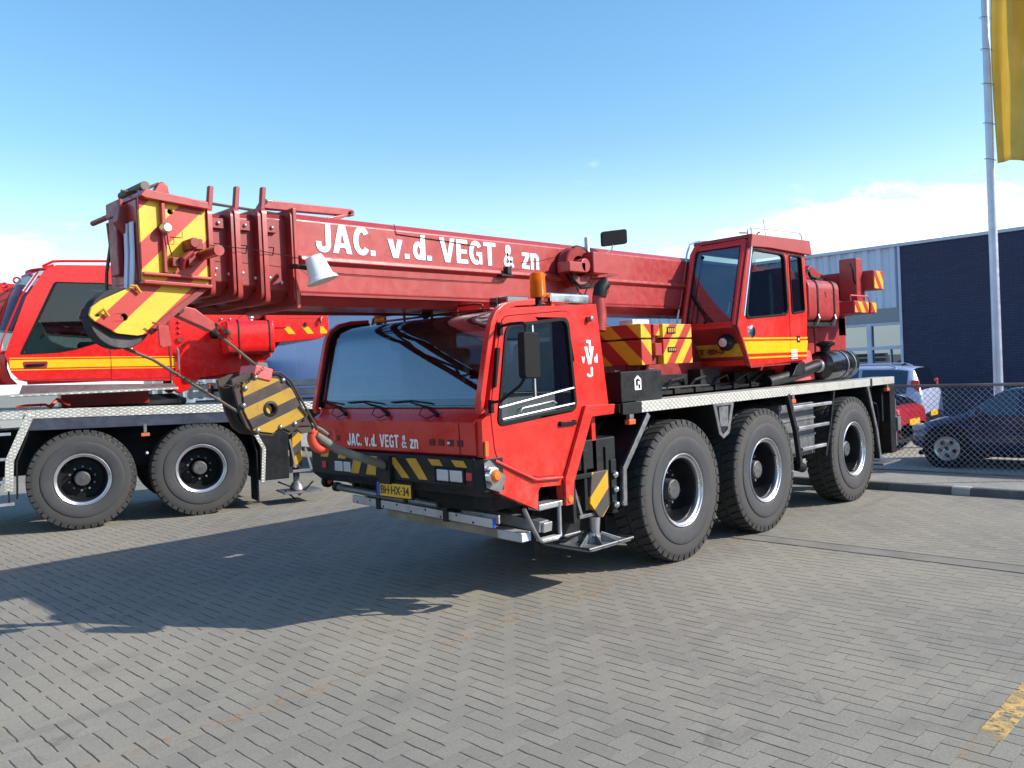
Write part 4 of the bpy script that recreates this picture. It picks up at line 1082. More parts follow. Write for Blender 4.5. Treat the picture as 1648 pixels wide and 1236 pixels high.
    build('chrome_rim', MB().lathe([(.050, -.045), (.062, -.04), (.064, 0), (.05, 0)], (-2.60, -.03, 1.15), 'y', 24), 'chrome', ind)
    B('side_marker', MB().prism(rnd([(-2.64, 1.29), (-2.605, 1.29), (-2.60, 1.40), (-2.635, 1.41)], .01), -.02, -.003), 'orange_lamp', bev=.004)
    B('side_marker', MB().lathe([(.001, -.05), (.028, -.045), (.033, -.036)], (-1.73, .0, .85), 'y', 18), 'amber')
    # steps
    s = B('step', MB().box(-2.075, -1.79, -.01, .12, .80, .85), 'steel', bev=.01)
    m = MB().tube([(-2.24, .0, .84), (-2.15, -.01, .66), (-2.11, -.02, .585), (-2.07, -.02, .56), (-1.90, -.02, .555), (-1.855, -.02, .575), (-1.845, -.01, .62), (-1.83, .0, .84)], .018, 10)
    build('hanging_step', m, 'grey_metal', s); build('tread_bar', MB().box(-2.09, -1.87, -.035, .03, .562, .58), 'chequer_plate', s, bev=.004)
    B('jockey_wheel', MB().lathe([(.001, -.025), (.02, -.03), (.05, -.03), (.055, -.02), (.055, .02), (.05, .03), (.001, .03)], (-2.55, 2.27, .955), 'y', 24), 'black_plastic')
    B('jockey_arm', MB().tube([(-2.55, 2.24, .955), (-2.48, 2.22, 1.0), (-2.44, 2.2, 1.10)], .016, 8).lathe([(.001, -.04), (.022, -.035), (.024, 0)], (-2.55, 2.27, .955), 'y', 14), 'hook_red')

    # ---- tool box and striped boxes between the cabs
    tb = B('tool_box', MB().box(-.86, -.22, .06, .55, 1.588, 1.865), 'black', bev=.008)
    build('latch', MB().box(-.62, -.54, .3, .34, 1.866, 1.875).box(-.36, -.28, .1, .14, 1.866, 1.88), 'chrome', tb, bev=.003)
    m = MB().prism([(-.66, 1.69), (-.56, 1.69), (-.56, 1.79), (-.61, 1.825), (-.66, 1.79)], .055, .058, 'y', [[(-.645, 1.70), (-.575, 1.70), (-.575, 1.78), (-.61, 1.80), (-.645, 1.78)]]); m.box(-.635, -.605, .055, .058, 1.70, 1.73); m.box(-.61, -.58, .055, .058, 1.74, 1.77)
    build('emblem', m, 'letter_white', tb)
    for nm, z0, z1 in (('box_lid', 2.17, 2.305), ('striped_box', 1.915, 2.155)):
        B(nm, MB().box(-.47, -.305, .10, .80, z0, z1), 'stripe_box_left', bev=.008)
        B(nm, MB().box(-.12, .385, .095, .80, z0, z1), 'stripe_box_right', bev=.008)
    B('box_gap', MB().box(-.31, -.11, .16, .78, 1.92, 2.29), 'red_dark')
    B('box_latch', MB().box(-.265, -.165, .10, .17, 2.19, 2.30), 'stripe_box_right', bev=.006)
    B('box_latch', MB().box(-.26, -.15, .09, .17, 2.0, 2.12), 'red_faded', bev=.006)
    for z0, z1 in ((2.21, 2.275), (2.03, 2.08)):
        p_ = B('number_tag', MB().box(-.05, .09, .088, .094, z0, z1), 'black')
        mm_ = MB()
        for q in range(4): mm_.box(-.038+q*.032, -.020+q*.032, .0865, .0875, z0+.012, z1-.012)
        build('tag_digits', mm_, 'yellow_dirty', p_)
    # ---- superstructure
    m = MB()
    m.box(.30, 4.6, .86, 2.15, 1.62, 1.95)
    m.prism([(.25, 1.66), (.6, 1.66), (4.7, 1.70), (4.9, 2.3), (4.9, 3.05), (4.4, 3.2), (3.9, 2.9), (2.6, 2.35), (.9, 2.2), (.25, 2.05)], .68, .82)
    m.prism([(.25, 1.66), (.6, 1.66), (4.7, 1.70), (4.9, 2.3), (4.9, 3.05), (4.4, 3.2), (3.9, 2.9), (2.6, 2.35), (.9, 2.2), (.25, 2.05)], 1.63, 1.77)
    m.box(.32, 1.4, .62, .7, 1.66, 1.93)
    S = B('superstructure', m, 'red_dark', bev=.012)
    m = MB().lathe([(.72, 1.585), (.74, 1.60), (.74, 1.66), (.66, 1.70)], (1.95, 1.25, 0), 'z', 48); B('slewing_ring', m, 'black')
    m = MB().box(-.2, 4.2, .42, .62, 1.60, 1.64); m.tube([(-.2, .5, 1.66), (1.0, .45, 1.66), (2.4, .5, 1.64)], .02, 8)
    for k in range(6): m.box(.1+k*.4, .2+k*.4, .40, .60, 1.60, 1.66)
    m.box(.35, .9, .50, .64, 1.60, 1.80); m.box(1.1, 1.5, .46, .62, 1.60, 1.84); m.box(1.9, 2.9, .50, .64, 1.60, 1.78)  # black boxes and hoses added to stand in for shade below the cab
    for k in range(5): m.tube([(.4+k*.45, .48, 1.62), (.5+k*.45, .44, 1.74-.01*k), (.75+k*.45, .46, 1.76), (.85+k*.45, .5, 1.66)], .016, 6)
    B('deck_fittings_and_shade_boxes', m, 'black')
    if False: B('cable', MB().tube([(.45, .28, 1.90), (.42, .26, 1.78), (.5, .26, 1.72), (.62, .27, 1.76), (.6, .28, 1.9)], .014, 8), 'black_plastic')
    # counterweight and rear
    m = MB().box(4.42, 5.1, .40, 2.1, 2.48, 2.68); m.box(4.9, 5.12, .25, .5, 2.60, 3.28); m.box(4.95, 5.46, .5, 2.0, 2.84, 3.1); m.box(4.3, 5.3, .6, 1.9, 1.9, 2.5); m.box(5.1, 5.3, .3, .5, 2.66, 2.9)
    cw = B('counterweight', m, 'red_faded', bev=.015)
    for a_, b_, y_, c_, d_ in ((5.12, 5.46, .10, 2.835, 3.105), (4.42, 4.905, .10, 2.485, 2.655), (5.02, 5.23, .12, 2.495, 2.655)):
        build('weight_block', MB().box(a_, b_, y_, .50, c_, d_), 'red_faded', cw, bev=.012); build('warning_plate', MB().box(a_+.012, b_-.012, y_-.004, y_-.001, c_+.012, d_-.012), 'stripe_weight', cw)
    build('guard_rail', MB().tube([(4.42, .15, 2.66), (4.42, .15, 2.73), (5.0, .15, 2.73), (5.08, .15, 2.66)], .010, 6), 'pink_red', cw)
    lettering('lettering', 'VEGT & zn', (1.8, .85, 2.55, 2.8), 'rear', 5.33, 'letter_white', cw, .02)
    build('rear_plate', MB().box(5.1, 5.325, .5, 2.05, 2.5, 2.83), 'red', cw, bev=.01)
    build('rear_bumper', MB().box(5.05, 5.32, .6, 2.0, 2.2, 2.47), 'red_dark', cw, bev=.01)
    cb_ = MB(); cb_.tube([(4.83, .3, 3.2), (4.80, .26, 3.12), (4.82, .26, 2.98), (4.9, .27, 2.92)], .014, 6); build('cable', cb_, 'black_plastic', cw)
    # fuel tank with two straps
    prof = rnd([(.10, 2.36), (.62, 2.36), (.62, 2.90), (.10, 2.90)], .13, 6)
    m = MB().prism(prof, 3.06, 3.95, 'x'); tk = B('fuel_tank', m, 'red_faded', bev=.02, seg=3)
    for x in (3.30, 3.78):
        pr = [((p[0]-.36)*1.035+.36, (p[1]-2.63)*1.035+2.63) for p in prof]
        s_ = build('tank_strap', MB().prism(pr, x-.018, x+.018, 'x'), 'black', tk)
        build('strap_bolt', MB().tube([(x, .10, 2.45), (x, .085, 2.40), (x, .12, 2.33)], .014, 6), 'steel', s_)
    build('tank_cradle', MB().box(3.0, 3.9, .14, .7, 2.30, 2.355), 'black', tk)
    build('warning_triangle', MB().prism([(3.50, 2.74), (3.60, 2.74), (3.55, 2.66)], .094, .098), 'red_dark', tk)
    mm_ = MB().tube([(3.1, .25, 2.93), (3.3, .25, 2.97), (3.38, .25, 3.02), (3.44, .25, 2.95), (3.66, .25, 2.90)], .018, 8); mm_.box(3.5, 3.7, .2, .3, 2.90, 2.93)
    build('filler_hose', mm_, 'black_plastic', tk)
    B('engine_hood', MB().prism([(3.0, 1.72), (4.3, 1.72), (4.3, 2.3), (3.0, 2.95)], .62, .69), 'red_faded', bev=.02)
    B('rear_housing', MB().prism([(3.0, 2.3), (3.35, 2.3), (3.35, 2.98), (3.2, 3.06), (3.0, 3.06)], .4, .68), 'red_faded', bev=.02)
    B('engine_cover', MB().prism(rnd([(3.0, 1.62), (3.6, 1.62), (3.5, 2.0), (3.2, 2.03), (3.0, 1.9)], .05), .3, .62), 'pink_red', bev=.02)
    # air filter and intake pipe
    af = B('air_filter', MB().lathe([(.001, 3.60), (.14, 3.60), (.185, 3.63), (.19, 3.66), (.19, 4.42), (.17, 4.46), (.001, 4.48)], (0, .25, 1.80), 'x', 40), 'black_gloss')
    for x in (4.05, 4.28): build('clamp', MB().lathe([(.192, x), (.197, x), (.197, x+.03), (.192, x+.03)], (0, .25, 1.80), 'x', 40), 'grey_metal', af)
    build('intake_cap', MB().lathe([(.001, 2.12), (.09, 2.115), (.125, 2.09), (.12, 2.065), (.07, 2.04), (.055, 1.96)], (3.80, .25, 0), 'z', 28), 'black', af)
    build('pipe_collar', MB().lathe([(.06, 3.52), (.085, 3.53), (.088, 3.60), (.06, 3.60)], (0, .25, 1.80), 'x', 24), 'steel', af)
    build('intake_pipe', MB().tube([(3.58, .25, 1.80), (3.50, .25, 1.80), (3.40, .26, 1.785), (2.9, .30, 1.70), (2.4, .36, 1.64)], .075, 16), 'black', af)
    B('pipe_bracket', MB().prism([(2.75, 1.70), (3.1, 1.70), (3.1, 1.86), (2.95, 1.90)], .2, .36), 'black', bev=.01)
    # ---- operator cab
    y0, y1 = .10, .78
    side = [(1.30, 2.30), (1.60, 3.24), (1.64, 3.27), (2.98, 3.30), (3.0, 2.5), (2.93, 1.89), (2.0, 1.86), (1.56, 1.85), (1.40, 2.09)]
    dwin = rnd([(1.47, 2.37), (1.66, 3.16), (2.46, 3.15), (2.50, 2.43)], .09, 6)
    rwin = rnd([(2.585, 2.44), (2.56, 3.15), (2.88, 3.15), (2.93, 2.47)], .05, 5)
    m = MB().prism(side, y0, y0+.05, 'y', [dwin, rwin]); m.prism(side, y1-.03, y1+.02, 'y', [[(1.5, 2.35), (1.72, 3.18), (2.85, 3.18), (2.9, 2.35)]])
    m.prism([(1.60, 3.25), (3.02, 3.28), (3.02, 3.20), (1.58, 3.2)], y0+.05, y1-.03)
    m.prism([(1.30, 2.30), (1.40, 2.09), (1.56, 1.86), (1.62, 1.86), (1.46, 2.1), (1.36, 2.3)], y0+.05, y1-.03)
    m.box(1.5, 2.93, y0+.05, y1-.03, 1.86, 1.92); m.prism([(2.86, 1.9), (2.93, 1.9), (3.0, 2.5), (2.94, 2.5)], y0+.05, y1-.03); m.prism([(1.28, 2.28), (1.38, 2.28), (1.40, 2.34), (1.30, 2.34)], y0+.05, y1-.03)
    O = B('operator_cab', m, 'red', bev=.012, seg=3)
    # wide front: cab front panel continues towards the boom
    m = MB().prism([(1.28, 2.28), (1.40, 2.09), (1.54, 1.86), (1.60, 1.86), (1.36, 2.34), (1.31, 2.34)], .12, .80)
    build('front_panel', m, 'red_dark', O, bev=.008)
    m = MB().strip([(1.325, 2.34), (1.60, 3.20), (1.63, 3.235)], .17, .77, .006); build('windscreen', m, 'cab_glass', O)
    m = MB().tube([(1.30, .79, 2.28), (1.34, .79, 2.42), (1.57, .79, 3.16), (1.60, .76, 3.235), (1.66, .7, 3.27)], .035, 10); m.tube([(1.30, .14, 2.30), (1.585, .14, 3.18), (1.62, .15, 3.25)], .035, 10)
    m.tube([(1.61, .14, 3.25), (1.61, .76, 3.24)], .02, 8); m.tube([(1.31, .14, 2.33), (1.31, .79, 2.33)], .022, 8)
    m.prism([(1.62, 3.25), (3.0, 3.28), (3.0, 3.22), (1.6, 3.2)], .6, .80)
    build('frame', m, 'red', O)
    m = MB().tube([(1.315, .18, 2.345), (1.585, .18, 3.17), (1.61, .2, 3.215), (1.61, .7, 3.215), (1.585, .75, 3.17), (1.32, .75, 2.345)], .014, 6, True)
    build('window_seal', m, 'black_plastic', O)
    build('roof_edge', MB().prism([(1.58, 3.17), (1.62, 3.31), (3.04, 3.345), (3.08, 3.17), (2.0, 3.185)], .05, .10).prism([(1.6, 3.27), (1.62, 3.31), (3.04, 3.345), (3.04, 3.3)], .10, .8), 'red_faded', O, bev=.008)
    m = MB().tube([(1.64, .12, 3.30), (1.645, .12, 3.375), (1.70, .12, 3.40), (2.9, .12, 3.44), (2.97, .12, 3.41), (2.98, .12, 3.34)], .010, 8)
    m.tube([(1.62, .12, 3.33), (1.60, .2, 3.34), (1.40, .12, 2.5)][:2], .01, 6); m.tube([(1.28, .86, 2.36), (1.33, .86, 2.5), (1.56, .86, 3.2), (1.60, .84, 3.30), (1.66, .78, 3.33), (1.75, .72, 3.34), (2.6, .72, 3.36)], .011, 8)
    m.tube([(1.66, .74, 3.27), (1.66, .74, 3.335)], .010, 6); m.tube([(1.38, .06, 2.40), (1.60, .06, 3.14), (1.66, .08, 3.36), (1.70, .12, 3.40)], .011, 8)
    build('grab_rail', m, 'white_trim', O)
    build('antenna', MB().tube([(2.62, .4, 3.3), (2.55, .4, 3.62)], [.006, .003], 5), 'black_plastic', O)
    m = MB().cyl((2.1, .35, 3.30), (2.1, .35, 3.39), .03, 10); m.tube([(2.15, .3, 3.3), (2.2, .3, 3.4), (2.26, .3, 3.42)], .01, 6); build('roof_fittings', m, 'black_plastic', O)
    wr = lambda p: [(p[i][0]*.93+sum(q[0] for q in p)/len(p)*.07, p[i][1]*.95+sum(q[1] for q in p)/len(p)*.05) for i in range(len(p))]
    for p_, nm in ((dwin, 'door_window'), (rwin, 'side_window')):
        g_ = build(nm, MB().prism(p_, y0+.012, y0+.018), 'cab_glass', O)
        build('seal', MB().prism(p_, y0-.012, y0+.03, 'y', [wr(p_)]), 'black_plastic', O, bev=.004)
    m = MB().prism([(1.318, 2.31), (1.61, 3.215), (1.59, 3.235), (1.285, 2.30), (1.545, 1.83), (2.48, 1.845), (2.48, 1.86), (1.565, 1.85), (1.37, 2.17)], y0-.010, y0-.001); m.box(2.52, 2.525, y0-.004, y0-.001, 1.87, 3.2)
    build('door_edge', m, 'red_dark', O)
    for a, b in ((1.432, (2.145, 2.165)), (1.43, (1.985, 2.125)), (1.44, (1.93, 1.95))):
        z0, z1 = b; build('stripe', MB().prism([(1.56-(z0-1.86)*.50, z0), (1.56-(z1-1.86)*.50, z1), (2.95+(z1-1.9)*.1, z1), (2.93+(z0-1.9)*.1, z0)], y0-.004, y0-.001), 'yellow_bright', O)
    m = MB().strip([(1.385, 2.105), (1.475, 1.965)], .14, .80, -.006); build('stripe', m, 'yellow_dirty', O)
    lettering('lettering', 'TT 40-3', (.74, .34, 1.995, 2.055), 'front', 1.412, 'red_dark', O, .03, .012)
    hd = MB().lathe([(.001, -.02), (.02, -.02), (.07, -.012), (.075, 0)], (1.60, y0, 2.23), 'y', 20); build('door_handle', hd, 'chrome', O)
    build('lock_plate', MB().box(2.68, 2.77, y0-.006, y0, 2.10, 2.18), 'black_plastic', O, bev=.002); build('keyhole', MB().box(2.71, 2.74, y0-.008, y0-.006, 2.125, 2.155), 'white', O)
    m = MB()
    for k in range(5): m.box(2.52, 2.68, y0-.007, y0-.0045, 1.905+k*.025, 1.918+k*.025)
    build('sticker', m, 'white', O)
    h = build('work_lamp', MB().lathe([(.001, -.09), (.05, -.085), (.085, -.05), (.095, 0), (.09, .01)], (1.34, .26, 2.12), 'x', 24), 'black_plastic', O)
    build('lamp_glass', MB().lathe([(.001, -.094), (.045, -.092), (.05, -.088)], (1.34, .26, 2.12), 'x', 20), 'white_lens', O)
    m = MB().tube([(1.30, .55, 2.30), (1.36, .42, 2.44), (1.46, .77, 2.82)][:1]+[(1.33, .50, 2.38), (1.40, .66, 2.60), (1.44, .76, 2.72)], .010, 6); m.tube([(1.30, .47, 2.33), (1.34, .52, 2.40), (1.42, .74, 2.68)], .008, 6)
    m.tube([(1.57, .66, 3.10), (1.44, .68, 2.7), (1.34, .70, 2.36)], .008, 6); m.ball((1.32, .50, 2.35), .03); m.ball((1.57, .66, 3.12), .02)
    build('wiper', m, 'black_plastic', O)
    m = MB().box(1.9, 2.4, .22, .6, 2.0, 2.16); m.prism(rnd([(2.30, 2.1), (2.46, 2.1), (2.52, 2.9), (2.40, 3.0), (2.30, 2.9)], .06), .22, .58); m.box(1.55, 1.7, .15, .7, 1.9, 2.45)
    build('seat', m, 'seat', O, bev=.04, seg=3)
    m = MB().tube([(1.75, .3, 2.4), (1.82, .3, 2.65)], .012, 6); m.tube([(1.72, .5, 2.3), (1.85, .5, 2.6)], .012, 6); m.ball((1.82, .3, 2.66), .025); build('lever', m, 'grey_metal', O)

    # ---- boom
    YB0, YB1 = .85, 1.52
    def bx(x0, x1, z0, z1, ya, yb, c1=.05, c2=.09):
        return MB().prism([(ya, z0+c2), (ya, z1-c1), (ya+c1, z1), (yb-c1, z1), (yb, z1-c1), (yb, z0+c2), (yb-c2*1.3, z0), (ya+c2*1.3, z0)], x0, x1, 'x')
    Bm = B('boom', bx(-3.64, 4.75, 2.475, 3.145, YB0, YB1), 'red_faded', bev=.012, seg=3)
    # long rib on the flank
    m = MB().prism([(YB0, 2.835), (YB0-.035, 2.825), (YB0-.04, 2.795), (YB0, 2.765)], -3.6, 1.6, 'x'); build('side_rib', m, 'red_faded', Bm, bev=.006)
    m = MB().prism([(YB0, 2.56), (YB0-.006, 2.555), (YB0-.006, 2.54), (YB0+.01, 2.535)], -3.6, 1.6, 'x'); build('seam', m, 'red_dark', Bm)
    for nm, of, mt, ds in (('lettering_shadow', .010, 'letter_shadow', -.0015), ('lettering', 0, 'letter_white', -.004)):
        for s_, xa, xb, za, zb in (('JAC.', -3.45, -2.915, 2.868, 3.09), ('v.d.', -2.79, -2.34, 2.868, 3.075), ('VEGT', -2.25, -1.59, 2.865, 3.075), ('&', -1.49, -1.355, 2.862, 3.07), ('zn', -1.255, -1.02, 2.862, 3.015)):
            bold_lettering(nm, s_, (xa+of, xb+of, za-of*.4, zb-of*.4), 'side', YB0+ds, mt, Bm)
    # collars of the telescopic sections
    cols = ((-4.275, 2.56, 3.09, .885), (-4.085, 2.54, 3.11, .875), (-3.885, 2.515, 3.13, .865))
    for i, (x, z0, z1, ya) in enumerate(cols):
        x2 = (-4.09, -3.89, -3.64)[i]
        sb = build('boom_section', bx(x, x2+.02, z0-.02, z1, ya+.02, YB1-.02, .04, .08), 'red_dark', Bm, bev=.008)
        rim = rnd([(ya-.055, z0-.045), (ya-.055, z1+.02), (YB1+.05, z1+.02), (YB1+.05, z0-.045)], .05, 4)
        rin = [(ya+.03, z0+.02), (ya+.03, z1-.03), (YB1-.03, z1-.03), (YB1-.03, z0+.02)]
        build('collar', MB().prism(rim, x-.012, x+.022, 'x', [rin]), 'red_faded', sb, bev=.005)
        build('collar', MB().prism(rim, x2-.035, x2-.012, 'x', [rin]), 'red_dark', sb, bev=.008)
        build('wear_pad', MB().box(x+.03, x+.12, ya-.012, ya+.02, 2.98, 3.05), 'red_dark', sb, bev=.004)
        m = MB().ball((x+.08, ya-.018, 3.015), .013)
        for dz in (0, .045): m.ball((x+.045+dz*.3, ya+.01, z0+.10+dz), .014)
        m.ball((x+.155, ya+.012, z0+.115), .014); build('bolt', m, 'steel', sb)
        m = MB().tube([(x+.03, ya-.01, 2.82), (x+.03, ya-.03, 2.87), (x+.08, ya-.03, 2.87), (x+.08, ya-.01, 2.82)], .005, 5, True); build('ring', m, 'black_plastic', sb)
        build('rope_guide', MB().prism([(x-.0, z1), (x+.035, z1), (x+.055, z1+.17), (x+.02, z1+.17)], YB0+.0, YB0+.04), 'red_dark', sb, bev=.008)
    m = MB().prism([(YB0-.05, 2.44), (YB0-.05, 3.165), (YB1+.05, 3.165), (YB1+.05, 2.44)], -3.66, -3.63, 'x'); build('end_collar', m, 'red_faded', Bm, bev=.006)
    m = MB().prism([(-3.84, 3.175), (-3.80, 3.235), (-3.05, 3.245), (-3.02, 3.235), (-3.02, 3.195), (-3.05, 3.19), (-3.76, 3.17)], .95, 1.01); m.prism([(-3.32, 3.145), (-3.1, 3.2), (-3.05, 3.2), (-3.18, 3.145)], .95, 1.01)
    build('top_bracket', m, 'red_faded', Bm, bev=.006)
    build('bracket_bolt', MB().cyl((-3.80, .93, 3.215), (-3.80, .96, 3.215), .02, 12).cyl((-3.06, .93, 3.215), (-3.06, .955, 3.215), .012, 10), 'black', Bm)
    build('hoist_rope', MB().tube([(-4.72, 1.15, 3.22), (-4.2, 1.15, 3.21), (-3.6, 1.15, 3.185), (4.5, 1.15, 3.19)], .011, 6), 'rope', Bm)
    wl = MB().tube([(-4.30, YB0-.06, 2.845), (-4.0, YB0-.06, 2.84), (-3.6, YB0-.05, 2.80), (-3.5, YB0-.03, 2.705)], .003, 4); wl.tube([(-3.45, YB0-.012, 2.715), (-2.5, YB0-.012, 2.71), (-1.55, YB0-.012, 2.715), (-1.45, YB0-.06, 2.80)], .003, 4)
    wl.tube([(-1.35, YB0-.08, 2.90), (-1.1, YB0-.08, 2.93), (-.9, YB0-.09, 2.98)], .003, 4); wl.tube([(-2.72, YB0-.004, 3.14), (-2.70, YB0-.006, 3.06), (-2.2, YB0-.006, 3.045), (-1.85, YB0-.006, 3.03)], .004, 4)
    build('wire', wl, 'black', Bm)
    build('latch', MB().box(-1.53, -1.48, YB0-.09, YB0-.03, 2.79, 2.86).box(-1.60, -1.45, YB0-.08, YB0, 2.77, 2.79), 'black', Bm, bev=.004)
    # floodlight
    fl = build('floodlight', MB().lathe([(.001, 0), (.06, 0), (.068, .02), (.088, .145), (.112, .17), (.114, .185), (.001, .185)], (0, 0, 0), 'z', 32).xf(Matrix.Translation((-3.62, .62, 2.79)) @ Matrix.Rotation(math.radians(166), 4, 'Y') @ Matrix.Rotation(math.radians(12), 4, 'X')), 'white', Bm)
    build('lamp_mount', MB().tube([(-3.60, .62, 2.70), (-3.72, .66, 2.72), (-3.70, .80, 2.74)], .018, 6), 'black', Bm)
    # hose reel on the flank
    rl = build('cable_reel', MB().lathe([(.10, -.06), (.185, -.07), (.195, -.06), (.17, 0), (.195, .05), (.185, .06), (.10, .05)], (-.60, .76, 2.905), 'y', 36, True), 'red_dark', Bm)
    build('reel_cable', MB().tube([(-.60+.19*math.cos(a), .70-.01*math.sin(a*3), 2.905+.19*math.sin(a)) for a in [PI*1.15+PI*1.5*k/20 for k in range(21)]], .014, 8), 'black_plastic', Bm)
    build('reel_cable', MB().tube([(-.78, .68, 2.86), (-.74, .66, 2.76), (-.64, .66, 2.69), (-.5, .66, 2.70), (-.40, .68, 2.76)], .012, 8).tube([(-.72, .66, 2.72), (-.70, .64, 2.64), (-.62, .64, 2.61), (-.55, .66, 2.68)], .007, 6), 'black_plastic', Bm)
    build('reel_housing', MB().box(-.86, -.62, .60, .76, 2.83, 2.93).box(-.53, -.30, .58, .80, 2.83, 3.04).cyl((-.62, .60, 2.90), (-.62, .82, 2.90), .07, 18), 'red_faded', Bm, bev=.01)
    build('reel_bracket', MB().prism([(-.42, 2.86), (.0, 2.86), (-.0, 2.84), (-.42, 2.80)], .70, .85), 'red_dark', Bm)
    build('guide_post', MB().box(-.46, -.43, .70, .74, 3.02, 3.20), 'white_trim', Bm)
    bmr = build('boom_mirror', MB().prism(rnd([(.70, 3.13), (.42, 3.16), (.42, 3.31), (.70, 3.28)], .03), -.20, -.16, 'x').xf(Matrix.Identity(4)), 'black_plastic', Bm, bev=.01)
    bmr.rotation_euler = (0, 0, math.radians(58)); bmr.location.x += .12; bmr.location.y += .12
    build('mirror_stem', MB().tube([(-.07, .68, 3.20), (-.10, .68, 3.10), (-.24, .72, 3.02), (-.34, .76, 3.03)], .007, 6), 'grey_metal', Bm)
    # luffing cylinder
    lc = B('luffing_cylinder', MB().cyl((1.5, 1.18, 1.95), (-.2, 1.18, 2.38), .13, 28), 'pink_red')
    build('cylinder_rod', MB().cyl((-.2, 1.18, 2.38), (-.75, 1.18, 2.46), .08, 20), 'chrome', lc)
    B('boom_clevis', MB().prism([(-.98, 2.48), (-.35, 2.48), (-.5, 2.34), (-.8, 2.34)], .98, 1.38), 'pink_red', bev=.01)
    B('valve_block', MB().box(.25, .55, .72, .9, 2.28, 2.40), 'white_trim', bev=.01)
    # ---- boom head
    m = MB()
    near = [(-4.73, 2.60), (-4.73, 3.14), (-4.70, 3.165), (-4.29, 3.12), (-4.285, 2.58)]
    hh = [[(-4.615+.018*math.cos(2*PI*k/14), 3.055+.018*math.sin(2*PI*k/14)) for k in range(14)]]
    hh[0] = [(a+.085, b) for a, b in hh[0]]
    m.prism(near, .85, .875, 'y', hh)
    Hd = B('boom_head', m, 'stripe_head', bev=.004); build('side_plate', MB().prism(near, 1.27, 1.30), 'red_dark', Hd, bev=.004)
    m = MB().prism([(-4.735, 3.13), (-4.70, 3.175), (-4.29, 3.135), (-4.285, 3.085), (-4.70, 3.115)], .80, 1.32); m.prism([(-4.74, 2.575), (-4.285, 2.56), (-4.285, 2.585), (-4.74, 2.60)], .80, 1.32); m.prism([(-4.74, 2.63), (-4.285, 2.615), (-4.285, 2.635), (-4.74, 2.65)], .80, .85)
    m.box(-4.60, -4.575, .815, .85, 2.65, 3.10); m.box(-4.735, -4.71, .88, 1.27, 2.6, 3.12); m.box(-4.3, -4.28, .9, 1.27, 2.58, 3.1)
    build('head_flange', m, 'red_faded', Hd, bev=.006)
    m = MB()
    for ya, yb in ((.91, .965), (1.0, 1.055)): m.strip([(-4.742, 2.98), (-4.745, 2.78), (-4.76, 2.56)], ya, yb, -.01)
    each('pale_strip', m, 'white_trim', Hd)  # two pale strips on the front of the boom head
    m = MB().prism([(-4.74, 2.90), (-4.80, 3.0), (-4.78, 3.10), (-4.7, 3.12)], 1.02, 1.12); m.box(-4.78, -4.74, 1.10, 1.24, 2.66, 3.04); m.box(-4.77, -4.74, 1.06, 1.30, 3.05, 3.15)
    build('sheave_guard', m, 'red_dark', Hd, bev=.008)
    build('head_block', MB().prism([(-4.60, 3.15), (-4.53, 3.27), (-4.50, 3.285), (-4.47, 3.26), (-4.45, 3.14)], 1.0, 1.06), 'red_faded', Hd, bev=.01)
    build('roller', MB().cyl((-4.62, 1.0, 3.24), (-4.62, 1.4, 3.24), .03, 14).tube([(-4.66, 1.03, 3.20), (-4.52, 1.03, 3.27)], .012, 6), 'rope', Hd)
    nose = [(-5.055, 2.37), (-5.04, 2.425), (-4.98, 2.47), (-4.76, 2.575), (-4.29, 2.575), (-4.40, 2.49), (-4.50, 2.42), (-4.68, 2.265), (-4.77, 2.25), (-4.90, 2.265), (-5.02, 2.335)]
    hole = [(-4.85+.022*math.cos(2*PI*k/14), 2.365+.022*math.sin(2*PI*k/14)) for k in range(14)]
    N_ = B('nose_plate', MB().prism(nose, .86, .885, 'y', [hole]), 'stripe_nose', bev=.004)
    B('nose_plate', MB().prism(nose, 1.035, 1.06), 'red_dark', bev=.004)
    for i, y in enumerate((.925, .995)):
        pr = [(.04, -.03), (.12, -.02), (.155, -.03), (.184, -.034), (.189, -.028), (.165, 0), (.189, .028), (.184, .034), (.155, .03), (.12, .02), (.04, .03)]
        build('sheave', MB().lathe(pr, (-4.855, y, 2.36), 'y', 40), 'sheave_grey', N_)
    build('axle', MB().cyl((-4.87, .87, 2.355), (-4.87, 1.05, 2.355), .02, 14), 'red_dark', N_)
    m = MB().tube([(-5.0, .84, 2.39), (-4.98, .83, 2.41), (-4.95, .84, 2.37)], .010, 6); m.tube([(-4.81, .84, 2.56), (-4.78, .83, 2.56), (-4.75, .84, 2.52)], .010, 6); 
    each('pin', m, 'yellow_dirty', N_); build('pin', MB().tube([(-5.10, .90, 2.365), (-5.0, .86, 2.375)], .008, 6), 'black', N_)
    build('edge_plate', MB().prism([(-4.69, 2.255), (-4.5, 2.41), (-4.3, 2.56), (-4.36, 2.56), (-4.52, 2.44), (-4.70, 2.29)], .84, .87), 'red_dark', N_)
    bo = MB().lathe([(.001, -.03), (.02, -.03), (.024, -.015), (.024, 0)], (-4.61, .84, 2.925), 'y', 14); B('head_lamp', MB().lathe([(.001, -.05), (.025, -.05), (.034, -.03), (.036, 0), (.03, .01)], (-4.585, .815, 2.935), 'y', 20), 'steel')
    m = MB().box(-4.46, -4.38, .72, .85, 2.80, 2.87); m.tube([(-4.44, .75, 2.79), (-4.50, .75, 2.74), (-4.50, .80, 2.68)], .022, 8); m.box(-4.56, -4.49, .78, .84, 2.69, 2.75); m.box(-4.45, -4.40, .79, .85, 2.70, 2.78); m.cyl((-4.44, .70, 2.84), (-4.44, .74, 2.84), .034, 10)
    B('head_winch', m, 'red_dark', bev=.006)
    B('pin_tube', MB().cyl((-4.33, .60, 2.785), (-4.33, .86, 2.785), .035, 24), 'red_faded')
